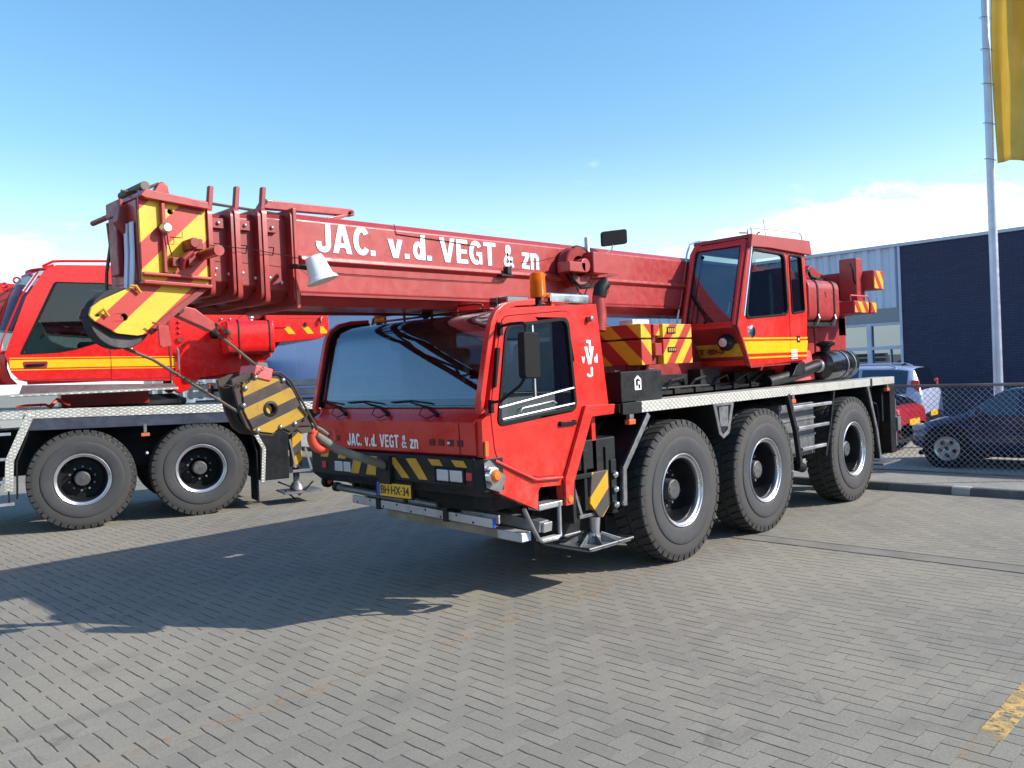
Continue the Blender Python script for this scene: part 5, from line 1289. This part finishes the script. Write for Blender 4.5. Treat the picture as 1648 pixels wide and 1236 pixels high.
    B('head_cable', MB().tube([(-4.58, .80, 2.90), (-4.575, .80, 2.84), (-4.555, .80, 2.76)], .004, 5).tube([(-4.56, .80, 2.88), (-4.48, .80, 2.88), (-4.48, .80, 2.92)], .003, 4), 'black')
    # hanging bracket with two ropes
    m = MB().prism([(-4.50, 2.44), (-4.46, 2.455), (-4.36, 2.435), (-4.23, 2.34), (-4.225, 2.30), (-4.26, 2.28), (-4.32, 2.31), (-4.48, 2.38), (-4.51, 2.41)], .92, 1.0)
    hb = B('anchor_plate', m, 'red_faded', bev=.008)
    each('anchor_pin', MB().cyl((-4.475, .89, 2.42), (-4.475, 1.05, 2.42), .025, 12).tube([(-4.22, .93, 2.34), (-4.10, .93, 2.22)], .006, 5).cyl((-4.17, .90, 2.285), (-4.12, .95, 2.27), .018, 8), 'rust', hb)
    B('tag_plate', MB().prism([(-4.67, 2.31), (-4.60, 2.31), (-4.585, 2.18), (-4.65, 2.17)], .80, .82).tube([(-4.70, .81, 2.33), (-4.665, .80, 2.32), (-4.66, .80, 2.18)], .008, 5), 'red_faded', bev=.004)
    # folded lattice jib on the far side of the boom
    m = MB(); ya, yb, za, zb_ = 1.78, 2.12, 2.50, 2.98
    def P(u, k):
        # tapering towards the rear
        f_ = 1-.45*u; x = -4.35+6.9*u; yc, zc = 1.70-.06*u, 2.76-.06*u
        return Vector((x, yc+(-1, 1, 1, -1)[k]*.14*f_, zc+(-1, -1, 1, 1)[k]*.26*f_))
    for k in range(4): m.tube([P(0, k), P(1, k)], .032, 8)
    nb = 11
    for b_ in range(nb):
        u0_, u1_ = b_/nb, (b_+1)/nb
        for k in range(4):
            k2 = (k+1) % 4
            if b_ % 2: m.tube([P(u0_, k), P(u1_, k2)], .016, 6)
            else: m.tube([P(u0_, k2), P(u1_, k)], .016, 6)
        if b_ % 3 == 0:
            for k in range(4): m.tube([P(u0_, k), P(u0_, (k+1) % 4)], .018, 6)
    J = B('fly_jib', m, 'red_dark')
    m = MB()
    for yy in (1.34, 1.46): m.prism([(-4.68, 2.60), (-4.71, 3.06), (-4.62, 3.08), (-4.5, 3.07), (-4.35, 3.0), (-4.35, 2.55), (-4.5, 2.5)], yy, yy+.02)
    m.box(-4.70, -4.4, 1.36, 1.46, 3.04, 3.07); m.box(-4.70, -4.68, 1.36, 1.46, 2.6, 2.98); m.tube([(-4.72, 1.70, 3.09), (-4.70, 1.40, 3.10)], .020, 8)
    build('jib_head', m, 'red_dark', J, bev=.006)
    build('jib_cable', MB().tube([(-4.74, 1.20, 2.98), (-4.76, 1.26, 2.90), (-4.77, 1.34, 2.70), (-4.78, 1.34, 2.5), (-4.84, 1.2, 2.38), (-4.9, 1.06, 2.36)], .012, 6).tube([(-4.73, 1.30, 3.05), (-4.73, 1.28, 2.88)], .02, 6), 'rope', J)
    # ropes to the hook block
    m = MB().tube([(-4.80, 1.02, 2.18), (-4.62, 1.02, 2.10), (-4.05, 1.02, 1.72)], .011, 6); m.tube([(-4.42, .96, 2.395), (-4.22, .97, 2.29), (-3.86, 1.0, 2.01)], .011, 6)
    B('rope', m, 'rope')
    return T
MC = main_crane()
def hook_block():
    T = thing('hook_block', 'rusty black and yellow striped hook block with red hook, tied to the bumper', 'hook block', (-3.78, 1.12, 1.5))
    out = [(-4.09, 1.95), (-3.98, 1.99), (-3.88, 1.985), (-3.72, 1.97), (-3.66, 1.925), (-3.60, 1.84), (-3.45, 1.56), (-3.47, 1.53), (-3.55, 1.52), (-3.60, 1.56), (-3.66, 1.52), (-3.74, 1.57), (-3.80, 1.525), (-3.93, 1.55), (-3.99, 1.60), (-4.04, 1.72)]
    hole = [(-3.81+.04*math.cos(2*PI*k/16), 1.725+.04*math.sin(2*PI*k/16)) for k in range(16)]
    inn = [(-4.02, 1.93), (-3.87, 1.955), (-3.74, 1.94), (-3.63, 1.86), (-3.48, 1.575), (-3.58, 1.58), (-3.66, 1.545), (-3.74, 1.585), (-3.80, 1.545), (-3.95, 1.575), (-4.015, 1.72)]
    build('cheek_plate', MB().prism(out, 1.0, 1.03, 'y', [hole]), 'rust', T, bev=.006)
    build('striped_plate', MB().prism(inn, .985, 1.001, 'y', [hole]), 'stripe_block', T, bev=.004)
    build('cheek_plate', MB().prism(out, 1.22, 1.25), 'rust', T, bev=.006)
    build('inner_disc', MB().cyl((-3.82, 1.015, 1.72), (-3.82, 1.035, 1.72), .036, 20), 'yellow_dirty', T)
    for y in (1.08, 1.17): build('sheave', MB().lathe([(.03, -.03), (.15, -.035), (.19, -.035), (.17, 0), (.19, .035), (.15, .035), (.03, .03)], (-3.81, y, 1.74), 'y', 36), 'black', T)
    m = MB()
    for x, z in ((-3.92, 1.955), (-3.70, 1.925), (-4.0, 1.88), (-4.02, 1.76), (-3.62, 1.60), (-3.74, 1.585), (-3.92, 1.575)): m.lathe([(.001, -.035), (.014, -.03), (.02, -.015), (.02, 0)], (x, 1.0, z), 'y', 12)
    each('bolt', m, 'grey_metal', T)
    build('bearing_ring', MB().lathe([(.040, -.026), (.056, -.022), (.058, -.01), (.040, -.008)], (-3.81, 1.0, 1.725), 'y', 28), 'black', T)
    build('guard_bar', MB().tube([(-3.86, .98, 1.99), (-3.72, .98, 1.985), (-3.64, .98, 1.92), (-3.44, .98, 1.56), (-3.43, 1.0, 1.54)], .009, 6).tube([(-3.58, .975, 1.73), (-3.52, .975, 1.66), (-3.55, .975, 1.62)], .010, 6), 'rust', T)
    build('rope_guard', MB().box(-3.93, -3.79, .97, 1.2, 1.94, 2.03).xf(Matrix.Translation((-3.86, 1, 1.98)) @ Matrix.Rotation(.25, 4, 'Y') @ Matrix.Translation((3.86, -1, -1.98))), 'pink_red', T, bev=.008)
    build('guard_top', MB().prism([(-3.91, 2.03), (-3.88, 2.065), (-3.81, 2.06), (-3.80, 2.02)], 1.0, 1.12), 'strap', T, bev=.006)
    # the hook: a thick swept C with a tapering tip
    c = Vector((-3.30, 1.12, 1.47)); P = []; R = []
    for k in range(15):
        a = math.radians(150+k*17.5); P.append(c+Vector((.095*math.cos(a), 0, .095*math.sin(a)))); R.append(.042*(1-.55*(k/14)**2))
    P = [Vector((-3.50, 1.12, 1.60)), Vector((-3.43, 1.12, 1.565))]+P; R = [.035, .04]+R
    build('hook', MB().tube(P, R, 14), 'hook_red', T)
    m = MB()                                               # chain from the boom to the block
    return T
hook_block()
def sling():
    m = MB().tube([(-3.38, 1.08, 1.50), (-3.34, 1.08, 1.465), (-3.20, 1.08, 1.365), (-3.02, 1.08, 1.29), (-2.80, 1.09, 1.21), (-2.74, 1.10, 1.18)], [.020, .030, .033, .034, .034, .028], 10)
    m.tube([(-3.46, 1.08, 1.60), (-3.33, 1.08, 1.53), (-3.28, 1.08, 1.49)], .012, 6)
    o = build('tie_down_strap', m, 'strap'); tag(o, 'thick grey webbing strap tying the red hook to the front bumper', 'strap')
    m = MB()
    P0 = [Vector((-4.52, .95, 2.0)), Vector((-4.35, .95, 1.93)), Vector((-4.15, .97, 1.90)), Vector((-3.98, .97, 1.93)), Vector((-3.86, .97, 2.02))]
    for i in range(len(P0)-1):
        for j in range(7):
            a = P0[i].lerp(P0[i+1], j/7); b_ = P0[i].lerp(P0[i+1], (j+1.15)/7); d = (b_-a).normalized(); n = (Vector((0, 1, 0)) if j % 2 else d.cross(Vector((0, 1, 0))))*.009
            m.tube([a+n, b_+n, b_-n, a-n], .003, 4, True)
    o = build('chain', m, 'rust'); tag(o, 'thin rusty chain sagging between boom head and hook block', 'chain')
sling()
def stowed():
    T = thing('aluminium_ladder', 'grey perforated aluminium ladder strapped low under the front bumper', 'ladder', (-2.37, 1.15, .66))
    m = MB()
    def plank(a, b, w, h, mat, nm, T, lab=None):
        a, b = Vector(a), Vector(b); d = (b-a).normalized(); s = d.cross(Vector((0, 0, 1))).normalized(); u = s.cross(d)
        m = MB(); vs = []
        for p in (a, b):
            for i, j in ((-1, -1), (1, -1), (1, 1), (-1, 1)): vs.append(p+s*i*w/2+u*j*h/2)
        m.add(vs, [(0, 1, 2, 3), (4, 7, 6, 5), (0, 4, 5, 1), (1, 5, 6, 2), (2, 6, 7, 3), (3, 7, 4, 0)])
        return build(nm, m, mat, T, bev=.008)
    plank((-2.36, 2.14, .775), (-2.36, .22, .725), .022, .075, 'ladder_alu', 'rail', T)
    plank((-2.22, 2.14, .775), (-2.22, .30, .725), .022, .075, 'ladder_alu', 'rail', T)
    for k in range(7):
        y = 2.05-k*.26; z = .775-(2.14-y)*.026; build('rung', MB().cyl((-2.36, y, z), (-2.2, y, z), .016, 10), 'ladder_alu', T)
    m = MB()
    for k in range(9):
        y = 2.05-k*.20; z = .775-(2.14-y)*.026; m.cyl((-2.372, y, z+.018*(1 if k % 2 else -1)), (-2.3725, y, z+.018*(1 if k % 2 else -1)), .011, 10)
    build('hole', m, 'black', T)
    build('end_cap', MB().box(-2.373, -2.345, .212, .222, .69, .765), 'plate_blue', T, bev=.002)
    m = MB()
    for y in (1.72, .78): z = .775-(2.14-y)*.026; m.box(-2.385, -2.17, y-.03, y+.03, z-.05, z+.05); m.box(-2.30, -2.2, y-.02, y+.02, z, .98)
    each('clamp', m, 'black', T, bev=.006)
    T2 = thing('support_beam', 'weathered wooden beam with a pale capped end, lowest of the bars under the bumper', 'beam', (-2.2, 1, .55))
    plank((-2.20, 1.75, .655), (-2.20, .10, .615), .10, .07, 'wood', 'beam', T2); plank((-2.20, .30, .62), (-2.20, .03, .613), .11, .075, 'ladder_alu', 'beam_end', T2)
    build('end_cap', MB().box(-2.25, -2.15, .024, .03, .58, .645), 'white_trim', T2)
    T3 = thing('steel_tube', 'long grey steel tube slung behind the ladder under the driver cab', 'tube', (-2.05, .7, .7))
    plank((-2.12, 2.2, .90), (-2.0, .02, .665), .12, .09, 'grey_metal', 'tube', T3)
    plank((-1.98, .14, .672), (-1.97, .0, .655), .11, .08, 'steel', 'tube_end', T3)
    T4 = thing('steel_tube', 'dark grey round tube hanging highest beneath the bumper near the number plate', 'tube', (-2.4, 2, .8))
    build('tube', MB().cyl((-2.42, 2.28, .885), (-2.30, .95, .80), .035, 16), 'grey_metal', T4)
    build('end_cap', MB().cyl((-2.425, 2.33, .888), (-2.42, 2.28, .885), .045, 16), 'black', T4)
    build('hanger', MB().box(-2.42, -2.36, 2.02, 2.06, .87, 1.02).box(-2.38, -2.32, 1.3, 1.34, .8, .99), 'dark_frame', T4)
stowed()
# ------------------------------------------------------------------ the left crane
def left_crane():
    PHI = -.2662; O_ = (-2.9416, 7.7652, 0)
    T = thing('mobile_crane', 'glossy red crane with yellow waist stripe and curved cab window parked at the left edge', 'crane', (0, 1.25, 0), O_, PHI, 'mobile cranes in the yard')
    B = lambda n, mb, mt, par=T, **k: build(n, mb, mt, par, **k)
    sl_ = lambda s: 1.695-.030*(s+.93)                       # deck top height
    m = MB().box(-7.5, 3.0, .75, 1.75, .75, 1.4); m.box(2.42, 2.86, .1, 2.4, .40, 1.35); m.box(-2.4, -1.0, .3, 2.2, .6, 1.45)
    for x in (0, 1.5516, -3.0, -4.6): m.cyl((x, .35, WR), (x, 2.15, WR), .13, 16); m.ball((x, 1.25, WR), .26)
    B('chassis', m, 'dark_frame', bev=.015)
    m = MB().prism([(-7.5, sl_(-7.5)), (4.3, sl_(4.3)), (4.3, sl_(4.3)-.08), (-7.5, sl_(-7.5)-.08)], .03, 2.45); B('deck', m, 'dark_frame')
    m = MB().prism([(-7.5, sl_(-7.5)+.008), (4.3, sl_(4.3)+.008), (4.3, sl_(4.3)-.112), (-7.5, sl_(-7.5)-.125)], 0, .03); B('deck_edge', m, 'chequer_plate', bev=.004)
    m = MB().prism([(-.62, sl_(-.6)-.12), (2.0, sl_(2)-.115), (2.24, 1.36), (2.2, 1.335), (-.40, 1.40), (-.66, 1.41)], .012, .05); B('side_skirt', m, 'skirt_blue', bev=.005)
    m = MB().strip([(-.50, 1.50), (-.62, 1.40), (-.78, 1.0), (-.80, .5)], .05, .5, .02); B('mudguard', m, 'black', smooth=False)
    m = MB().strip([(2.16, 1.36), (2.30, 1.1), (2.36, .85), (2.35, .1)], .04, .5, .02); B('mudguard', m, 'black', smooth=False)
    m = MB().strip([(2.24, 1.22), (2.34, 1.10), (2.44, .90), (2.40, .40)], -.01, .05, .055); B('mudguard_edge', m, 'chequer_plate', smooth=False, bev=.003)
    m = MB().box(.80, .84, .01, .05, 1.27, 1.40); m.box(.765, .875, .0, .05, 1.225, 1.27); lb = B('lamp_bracket', m, 'grey_metal', bev=.004); build('side_lamp', MB().box(.765, .875, -.012, .0, 1.225, 1.262), 'orange_lamp', lb)
    B('reflector', MB().ball((.83, .03, .98), .02), 'white')
    m = MB().strip([(-.54, 1.60), (-.80, 1.02), (-.83, .62)], -.03, .03, -.10)
    L = B('ladder', m, 'chequer_plate', bev=.004, smooth=False)
    for z in (1.38, 1.05, .75, .45): build('rung', MB().box(-1.9, -.8-.02, -.02, .03, z-.02, z+.02), 'steel', L, bev=.006)
    build('rail', MB().box(-1.95, -1.9, -.02, .04, .4, 1.6).box(-.89, -.87, -.0, .03, .42, .75), 'dark_frame', L)
    add_wheels(T, [0, 1.5516, -3.0, -4.6], .20, 2.30)
    # rear outrigger
    j = B('outrigger', MB().box(2.95, 3.1, .2, .4, .55, 1.1), 'stripe_jack', bev=.008)
    build('jack_tube', MB().cyl((3.02, .3, .4), (3.02, .3, 1.3), .05, 16), 'dark_frame', j)
    build('foot', MB().prism([(2.75, 0), (3.35, 0), (3.35, .55), (2.75, .55)], .16, .185, 'z').lathe([(.12, .19), (.1, .26), (.05, .32), (.05, .45)], (3.02, .3, 0), 'z', 16), 'grey_metal', j, bev=.004)
    build('frame', MB().strip([(2.88, 1.0), (2.95, .55)], .1, .14, .03).strip([(3.12, .85), (3.2, .5)], .1, .14, .03).box(2.92, 3.2, .1, .14, .48, .52), 'steel', j)
    build('hose', MB().tube([(2.7, .2, .35), (2.9, .15, .25), (3.0, .1, .12), (3.1, .1, .2), (3.25, .2, .3)], .014, 6).tube([(2.8, .2, .2), (2.95, .1, .05), (3.0, .1, .03)], .012, 6), 'black_plastic', j)
    # cab
    side = [(-.84, 2.44), (-.56, 3.2), (-.33, 3.56), (-.18, 3.64), (1.27, 3.66), (1.27, 2.0), (-.60, 2.07), (-.70, 2.10), (-.78, 2.20)]
    win = rnd([(-.67, 2.43), (-.215, 3.41), (.40, 3.40), (.55, 3.36), (.60, 2.70), (.30, 2.57), (0, 2.48), (-.2, 2.445)], .035, 4)
    m = MB().prism(side, .04, .09, 'y', [win]); m.prism(side, 1.0, 1.04, 'y', [win]); m.prism([(-.30, 3.6), (-.18, 3.64), (1.27, 3.66), (1.27, 3.58), (-.2, 3.56)], .09, 1.0)
    m.box(1.22, 1.27, .09, 1.0, 2.0, 3.58); m.box(-.6, 1.22, .09, 1.0, 2.03, 2.08)
    m.prism([(-.78, 2.20), (-.70, 2.10), (-.6, 2.10), (-.78, 2.46), (-.84, 2.44)], .09, 1.0)
    C = B('operator_cab', m, 'red_new', bev=.02, seg=3)
    build('side_window', MB().prism(win, .055, .06), 'tinted_cab_glass', C); build('side_window', MB().prism(win, 1.01, 1.015), 'tinted_cab_glass', C)
    wi = [(x*.965+(.02), z*.975+.073) for x, z in win]
    build('window_seal', MB().prism(win, .034, .07, 'y', [wi]), 'black_plastic', C)
    prof_ = [(-.82, 2.47), (-.71, 2.82), (-.55, 3.20), (-.40, 3.46), (-.28, 3.58)]; low_ = [(-.72, 2.04), (-.80, 2.14), (-.84, 2.28), (-.83, 2.46)]
    offs = [(.085, 0), (.12, .10), (.22, .19), (.40, .25), (.62, .26), (.84, .19), (.96, .10), (1.0, 0)]
    def loft(pr, amp):
        q = MB(); n_ = len(pr)
        for o_, f_ in offs: q.v += [Vector((x-f_*amp, o_, z)) for x, z in pr]
        for i in range(len(offs)-1):
            for j in range(n_-1): a_ = i*n_+j; q.f.append([a_, a_+1, a_+n_+1, a_+n_])
        return q
    build('windscreen', loft(prof_, 1), 'tinted_cab_glass', C, ang=60); build('front_apron', loft(low_, 1), 'red_new', C, ang=60)
    build('screen_frame', MB().tube([(x-f_, o_, 2.465) for (o_, f_), x in zip(offs, [-.825]*8)], .02, 8).tube([(-.285-f_, o_, 3.585) for o_, f_ in offs], .02, 8), 'red_new', C)
    m = MB().tube([(-.90, .02, 2.45), (-.86, .02, 2.62), (-.62, .02, 3.2), (-.40, .02, 3.54)], .012, 6); build('grab_rail', m, 'red_new', C)
    m = MB().tube([(-.35, .08, 3.62), (-.22, .08, 3.69), (-.1, .08, 3.70), (1.2, .08, 3.73), (1.25, .08, 3.66)], .018, 8); m.tube([(.7, .08, 3.66), (.75, .08, 3.76)], .014, 6); m.tube([(-.6, .5, 3.52), (-.45, .5, 3.6), (-.2, .5, 3.7)], .018, 8)
    build('roof_rail', m, 'red_new', C)
    e = MB(); c = Vector((-.66, .7, 3.50)); e.tube([c+Vector((.04*math.cos(a), 0, .04*math.sin(a))) for a in [2*PI*k/14 for k in range(14)]], .014, 8, True); e.tube([c+Vector((-.15, 0, -.07))+Vector((.03*math.cos(a), 0, .03*math.sin(a))) for a in [2*PI*k/14 for k in range(14)]], .012, 8, True)
    build('lifting_eye', e, 'red_new', C)
    m = MB().prism([(-.80, 2.26), (.42, 2.235), (.42, 2.335), (-.79, 2.36)], .034, .038)
    for a, b_ in ((2.245, 2.215), (2.385, 2.365)): pass
    band = MB()
    for (za, zb) in ((.045, .155), (.015, .027), (.173, .185)):
        f0, f1 = 2.205, 2.165
        band.prism([(-.79, f0+za), (.425, f0-.02+za), (.425, f0-.02+zb), (-.79, f0+zb)], .0355, .0385)
        band.prism([(.435, f0-.02+za), (1.27, f1+za), (1.27, f1+zb), (.435, f0-.02+zb)], .0355, .0385)
    build('waist_stripe', band, 'yellow_bright', C)
    build('door_seam', MB().box(.426, .434, .034, .039, 2.03, 2.62).prism([(-.79, 2.12), (-.70, 2.085), (.43, 2.06), (.43, 2.07), (-.70, 2.097)], .034, .039).box(.44, 1.2, .034, .039, 2.045, 2.055).box(1.20, 1.225, .03, .039, 2.0, 2.95), 'red_dark', C)
    h = MB().prism(rnd([(-.62, 2.235), (-.36, 2.23), (-.34, 2.33), (-.64, 2.335)], .03), .030, .036); build('handle_recess', h, 'red_dark', C)
    build('handle', MB().tube([(-.60, .02, 2.285), (-.56, .005, 2.285), (-.42, .005, 2.29), (-.38, .02, 2.29)], .012, 8), 'black_plastic', C)
    build('grab_handle', MB().tube([(1.30, .03, 2.12), (1.31, .0, 2.15), (1.315, .0, 2.42), (1.30, .03, 2.46)], .016, 8), 'grey_metal', C)
    build('lock', MB().ball((.70, .035, 2.47), .018), 'chrome', C)
    m = MB().prism(rnd([(-.60, 3.28), (-.44, 3.52), (-.40, 3.50), (-.55, 3.26)], .01), .02, .04); build('warning_sticker', m, 'white_trim', C); build('lamp', MB().box(-.90, -.85, .02, .06, 2.5, 2.58), 'white_lens', C)
    m = MB().box(.05, .5, .3, .8, 2.45, 2.6); m.prism(rnd([(.40, 2.5), (.56, 2.5), (.62, 3.2), (.5, 3.3), (.42, 3.2)], .05), .3, .78); build('seat', m, 'seat', C, bev=.04)
    m = MB().prism([(-.62, 2.10), (-.60, 2.6), (-.48, 2.92), (-.42, 2.92), (-.30, 2.62), (-.12, 2.52), (.1, 2.5), (.1, 2.1)], .15, .30); build('console', m, 'seat_grey', C, bev=.02)
    build('lever', MB().tube([(-.42, .2, 2.66), (-.36, .12, 2.70)], .01, 6).ball((-.36, .12, 2.70), .02), 'yellow', C)
    # step plate below the cab
    m = MB().prism([(-.70, 1.99), (1.25, 1.94), (1.26, 1.90), (-.78, 1.86), (-.78, 1.90)], -.10, .05); m = MB().strip([(-.0, 0), (0, 0)], 0, 0, 0) if False else MB()
    m.add([(-.66, .02, 2.02), (1.24, .02, 1.955), (1.24, -.18, 1.90), (-.70, -.18, 1.90), (-.66, .04, 2.02), (1.24, .04, 1.955), (1.24, -.16, 1.88), (-.70, -.16, 1.88)], [(0, 1, 2, 3), (4, 7, 6, 5), (3, 2, 6, 7), (0, 4, 5, 1), (0, 3, 7, 4), (1, 5, 6, 2)])
    m.box(-.80, 1.26, -.20, -.16, 1.865, 1.905)
    B('cab_step', m, 'grey_metal', bev=.003, smooth=False); B('step_edge', MB().box(-.80, 1.26, -.204, -.201, 1.872, 1.900), 'chequer_plate')
    # turntable under the cab
    m = MB().lathe([(.75, 1.62), (.78, 1.66), (.78, 1.72), (.6, 1.8)], (.8, 1.3, 0), 'z', 40); B('slewing_ring', m, 'black')
    m = MB().box(-.20, .95, .5, 2.1, 1.68, 1.9); B('turntable', m, 'red_dark', bev=.01)
    m = MB().tube([(-.75, .4, 1.72), (-.65, .4, 1.74), (-.4, .4, 1.74), (-.32, .4, 1.70)], .02, 6); m.tube([(-.35, .3, 1.70), (-.25, .35, 1.80), (-.1, .4, 1.72)], .03, 8)
    for x in (-.6, -.45): m.tube([(x, .4, 1.70), (x, .4, 1.76)], .012, 6)
    B('hose', m, 'hook_red')
    # superstructure
    ss = [(1.30, 3.3), (1.30, 1.86), (1.38, 1.80), (1.50, 1.84), (1.70, 2.02), (2.55, 2.12), (2.75, 2.30), (3.0, 2.6), (3.1, 2.95), (2.7, 3.12), (1.9, 3.2)]
    m = MB().prism(ss, .60, .72); m.prism(ss, 1.7, 1.82); m.box(1.3, 2.6, .72, 1.7, 2.0, 2.3)
    S = B('superstructure', m, 'red_new', bev=.015)
    m = MB().lathe([(.001, -.06), (.045, -.06), (.05, -.05), (.05, -.035), (.10, -.03), (.105, 0), (.10, .02)], (2.58, .60, 3.02), 'y', 28); build('pivot', m, 'red_new', S)
    m = MB().prism([(2.2, 2.86), (2.5, 3.08), (2.62, 3.12), (2.75, 3.0), (2.6, 2.9)], .45, .60); build('pivot_plate', m, 'red', S, bev=.01)
    m = MB()
    for k, z in enumerate((2.72, 2.80, 2.88)): m.ball((1.42, .59, z), .025); 
    m.cyl((1.44, .56, 2.62), (1.44, .6, 2.62), .05, 10); each('valve', m, 'red_dark', S)
    m = MB()
    for x, z in ((2.05, 2.92), (2.18, 2.92)): m.ball((x, .58, z), .018)
    build('bolt', m, 'steel', S)
    prof = rnd([(.08, 2.36), (.56, 2.36), (.56, 2.87), (.08, 2.87)], .12, 6)
    tk = B('fuel_tank', MB().prism(prof, 2.02, 2.74, 'x'), 'red_new', bev=.03, seg=3)
    for x in (2.20, 2.66):
        pr = [((p[0]-.32)*1.035+.32, (p[1]-2.615)*1.035+2.615) for p in prof]; q_ = build('tank_strap', MB().prism(pr, x-.010, x+.010, 'x'), 'black', tk); build('strap_bolt', MB().tube([(x, .1, 2.36), (x, .12, 2.29)], .016, 6), 'hook_red', q_)
    build('filler_cap', MB().lathe([(.001, 2.935), (.04, 2.93), (.048, 2.91), (.03, 2.89), (.03, 2.86)], (2.42, .22, 0), 'z', 18), 'steel', tk)
    build('air_duct', MB().lathe([(.09, -.1), (.115, -.09), (.12, 0)], (1.92, .3, 2.72), 'x', 24), 'black', tk)
    m = MB().prism([(2.72, 3.07), (3.66, 3.04), (3.68, 2.64), (3.45, 2.56), (2.72, 2.52)], .30, 2.3); m.box(2.66, 2.98, .28, .4, 2.75, 3.10)
    cw = B('counterweight', m, 'red_new', bev=.015)
    build('seam', MB().box(2.95, 3.66, .296, .301, 2.90, 2.905), 'red_dark', cw)
    st = MB()
    for a in (2.92, 3.22): st.prism([(a, 2.77), (a+.11, 2.77), (a+.20, 2.655), (a+.09, 2.655)], .295, .299)
    st.prism([(3.52, 2.77), (3.57, 2.77), (3.66, 2.655), (3.52, 2.655)], .295, .299)
    each('warning_stripe', st, 'yellow_bright', cw, smooth=False)
    build('hook', MB().tube([(3.55, .27, 2.92), (3.52, .25, 2.88), (3.53, .25, 2.82)], .02, 8).box(3.28, 3.32, .26, .3, 2.78, 2.84), 'red_dark', cw)
    # boom pointing out of the picture to the left
    m = MB().prism([(2.5, 3.20), (-6.0, 3.95), (-6.0, 3.3), (2.5, 2.5)], .95, 1.6)
    Bo = B('boom', m, 'red_new', bev=.05, seg=3)
    m = MB()
    m.prism([(1.4, 3.2), (3.0, 3.08), (3.0, 2.9), (1.4, 2.9)], .72, .93); build('boom_foot', m, 'red', Bo, bev=.015)
    # lower front cab far outside the picture
    m = MB().prism([(-7.6, .9), (-7.75, 1.6), (-7.45, 2.5), (-6.3, 2.55), (-6.2, 1.0)], .02, 2.45); B('driver_cab', m, 'red_new', bev=.05)
    return T
left_crane()
def flatbed():
    T = thing('flatbed_truck', 'distant flatbed with grey beams and white deck seen between hook block and cab', 'truck', (0, 0, 0), (4.0, 12.9, 0), math.radians(100))
    build('deck', MB().box(-4, 4, -1.2, 1.2, 1.28, 1.42), 'chequer_plate', T, bev=.01)
    build('chassis', MB().box(-4, 4, -.5, .5, .8, 1.28), 'dark_frame', T)
    for y, z in ((.9, 1.86), (.9, 1.66)): build('beam', MB().box(-4, 3.4, y, y+.3, z-.07, z+.07), 'grey_metal', T, bev=.015)
    build('upper_frame', MB().box(-3.4, 3.2, .5, 1.1, 1.44, 1.52), 'black', T)
    for x in (-2.2, .3, 2.4):
        c = build('clamp', MB().box(x-.08, x+.08, .87, 1.25, 1.6, 1.95), 'black', T, bev=.01)
        build('clip', MB().box(x-.06, x+.06, 1.25, 1.28, 1.80, 1.92).box(x-.06, x+.06, 1.25, 1.28, 1.6, 1.7), 'hook_red', c)
    w0 = None
    for x in (-3, -1.7, 2.8):
        for y in (-1.0, 1.0):
            c = (x, y, .5)
            if w0 is None: w0 = build('wheel', MB().lathe([(.02, -.12), (.28, -.13), (.3, -.17), (.48, -.16), (.5, -.12), (.5, .12), (.48, .16), (.3, .17), (.28, .13), (.02, .12)], c, 'y', 32), 'black_plastic', T, origin=c)
            else: w = copy_tree(w0, T); w.location = c
flatbed()
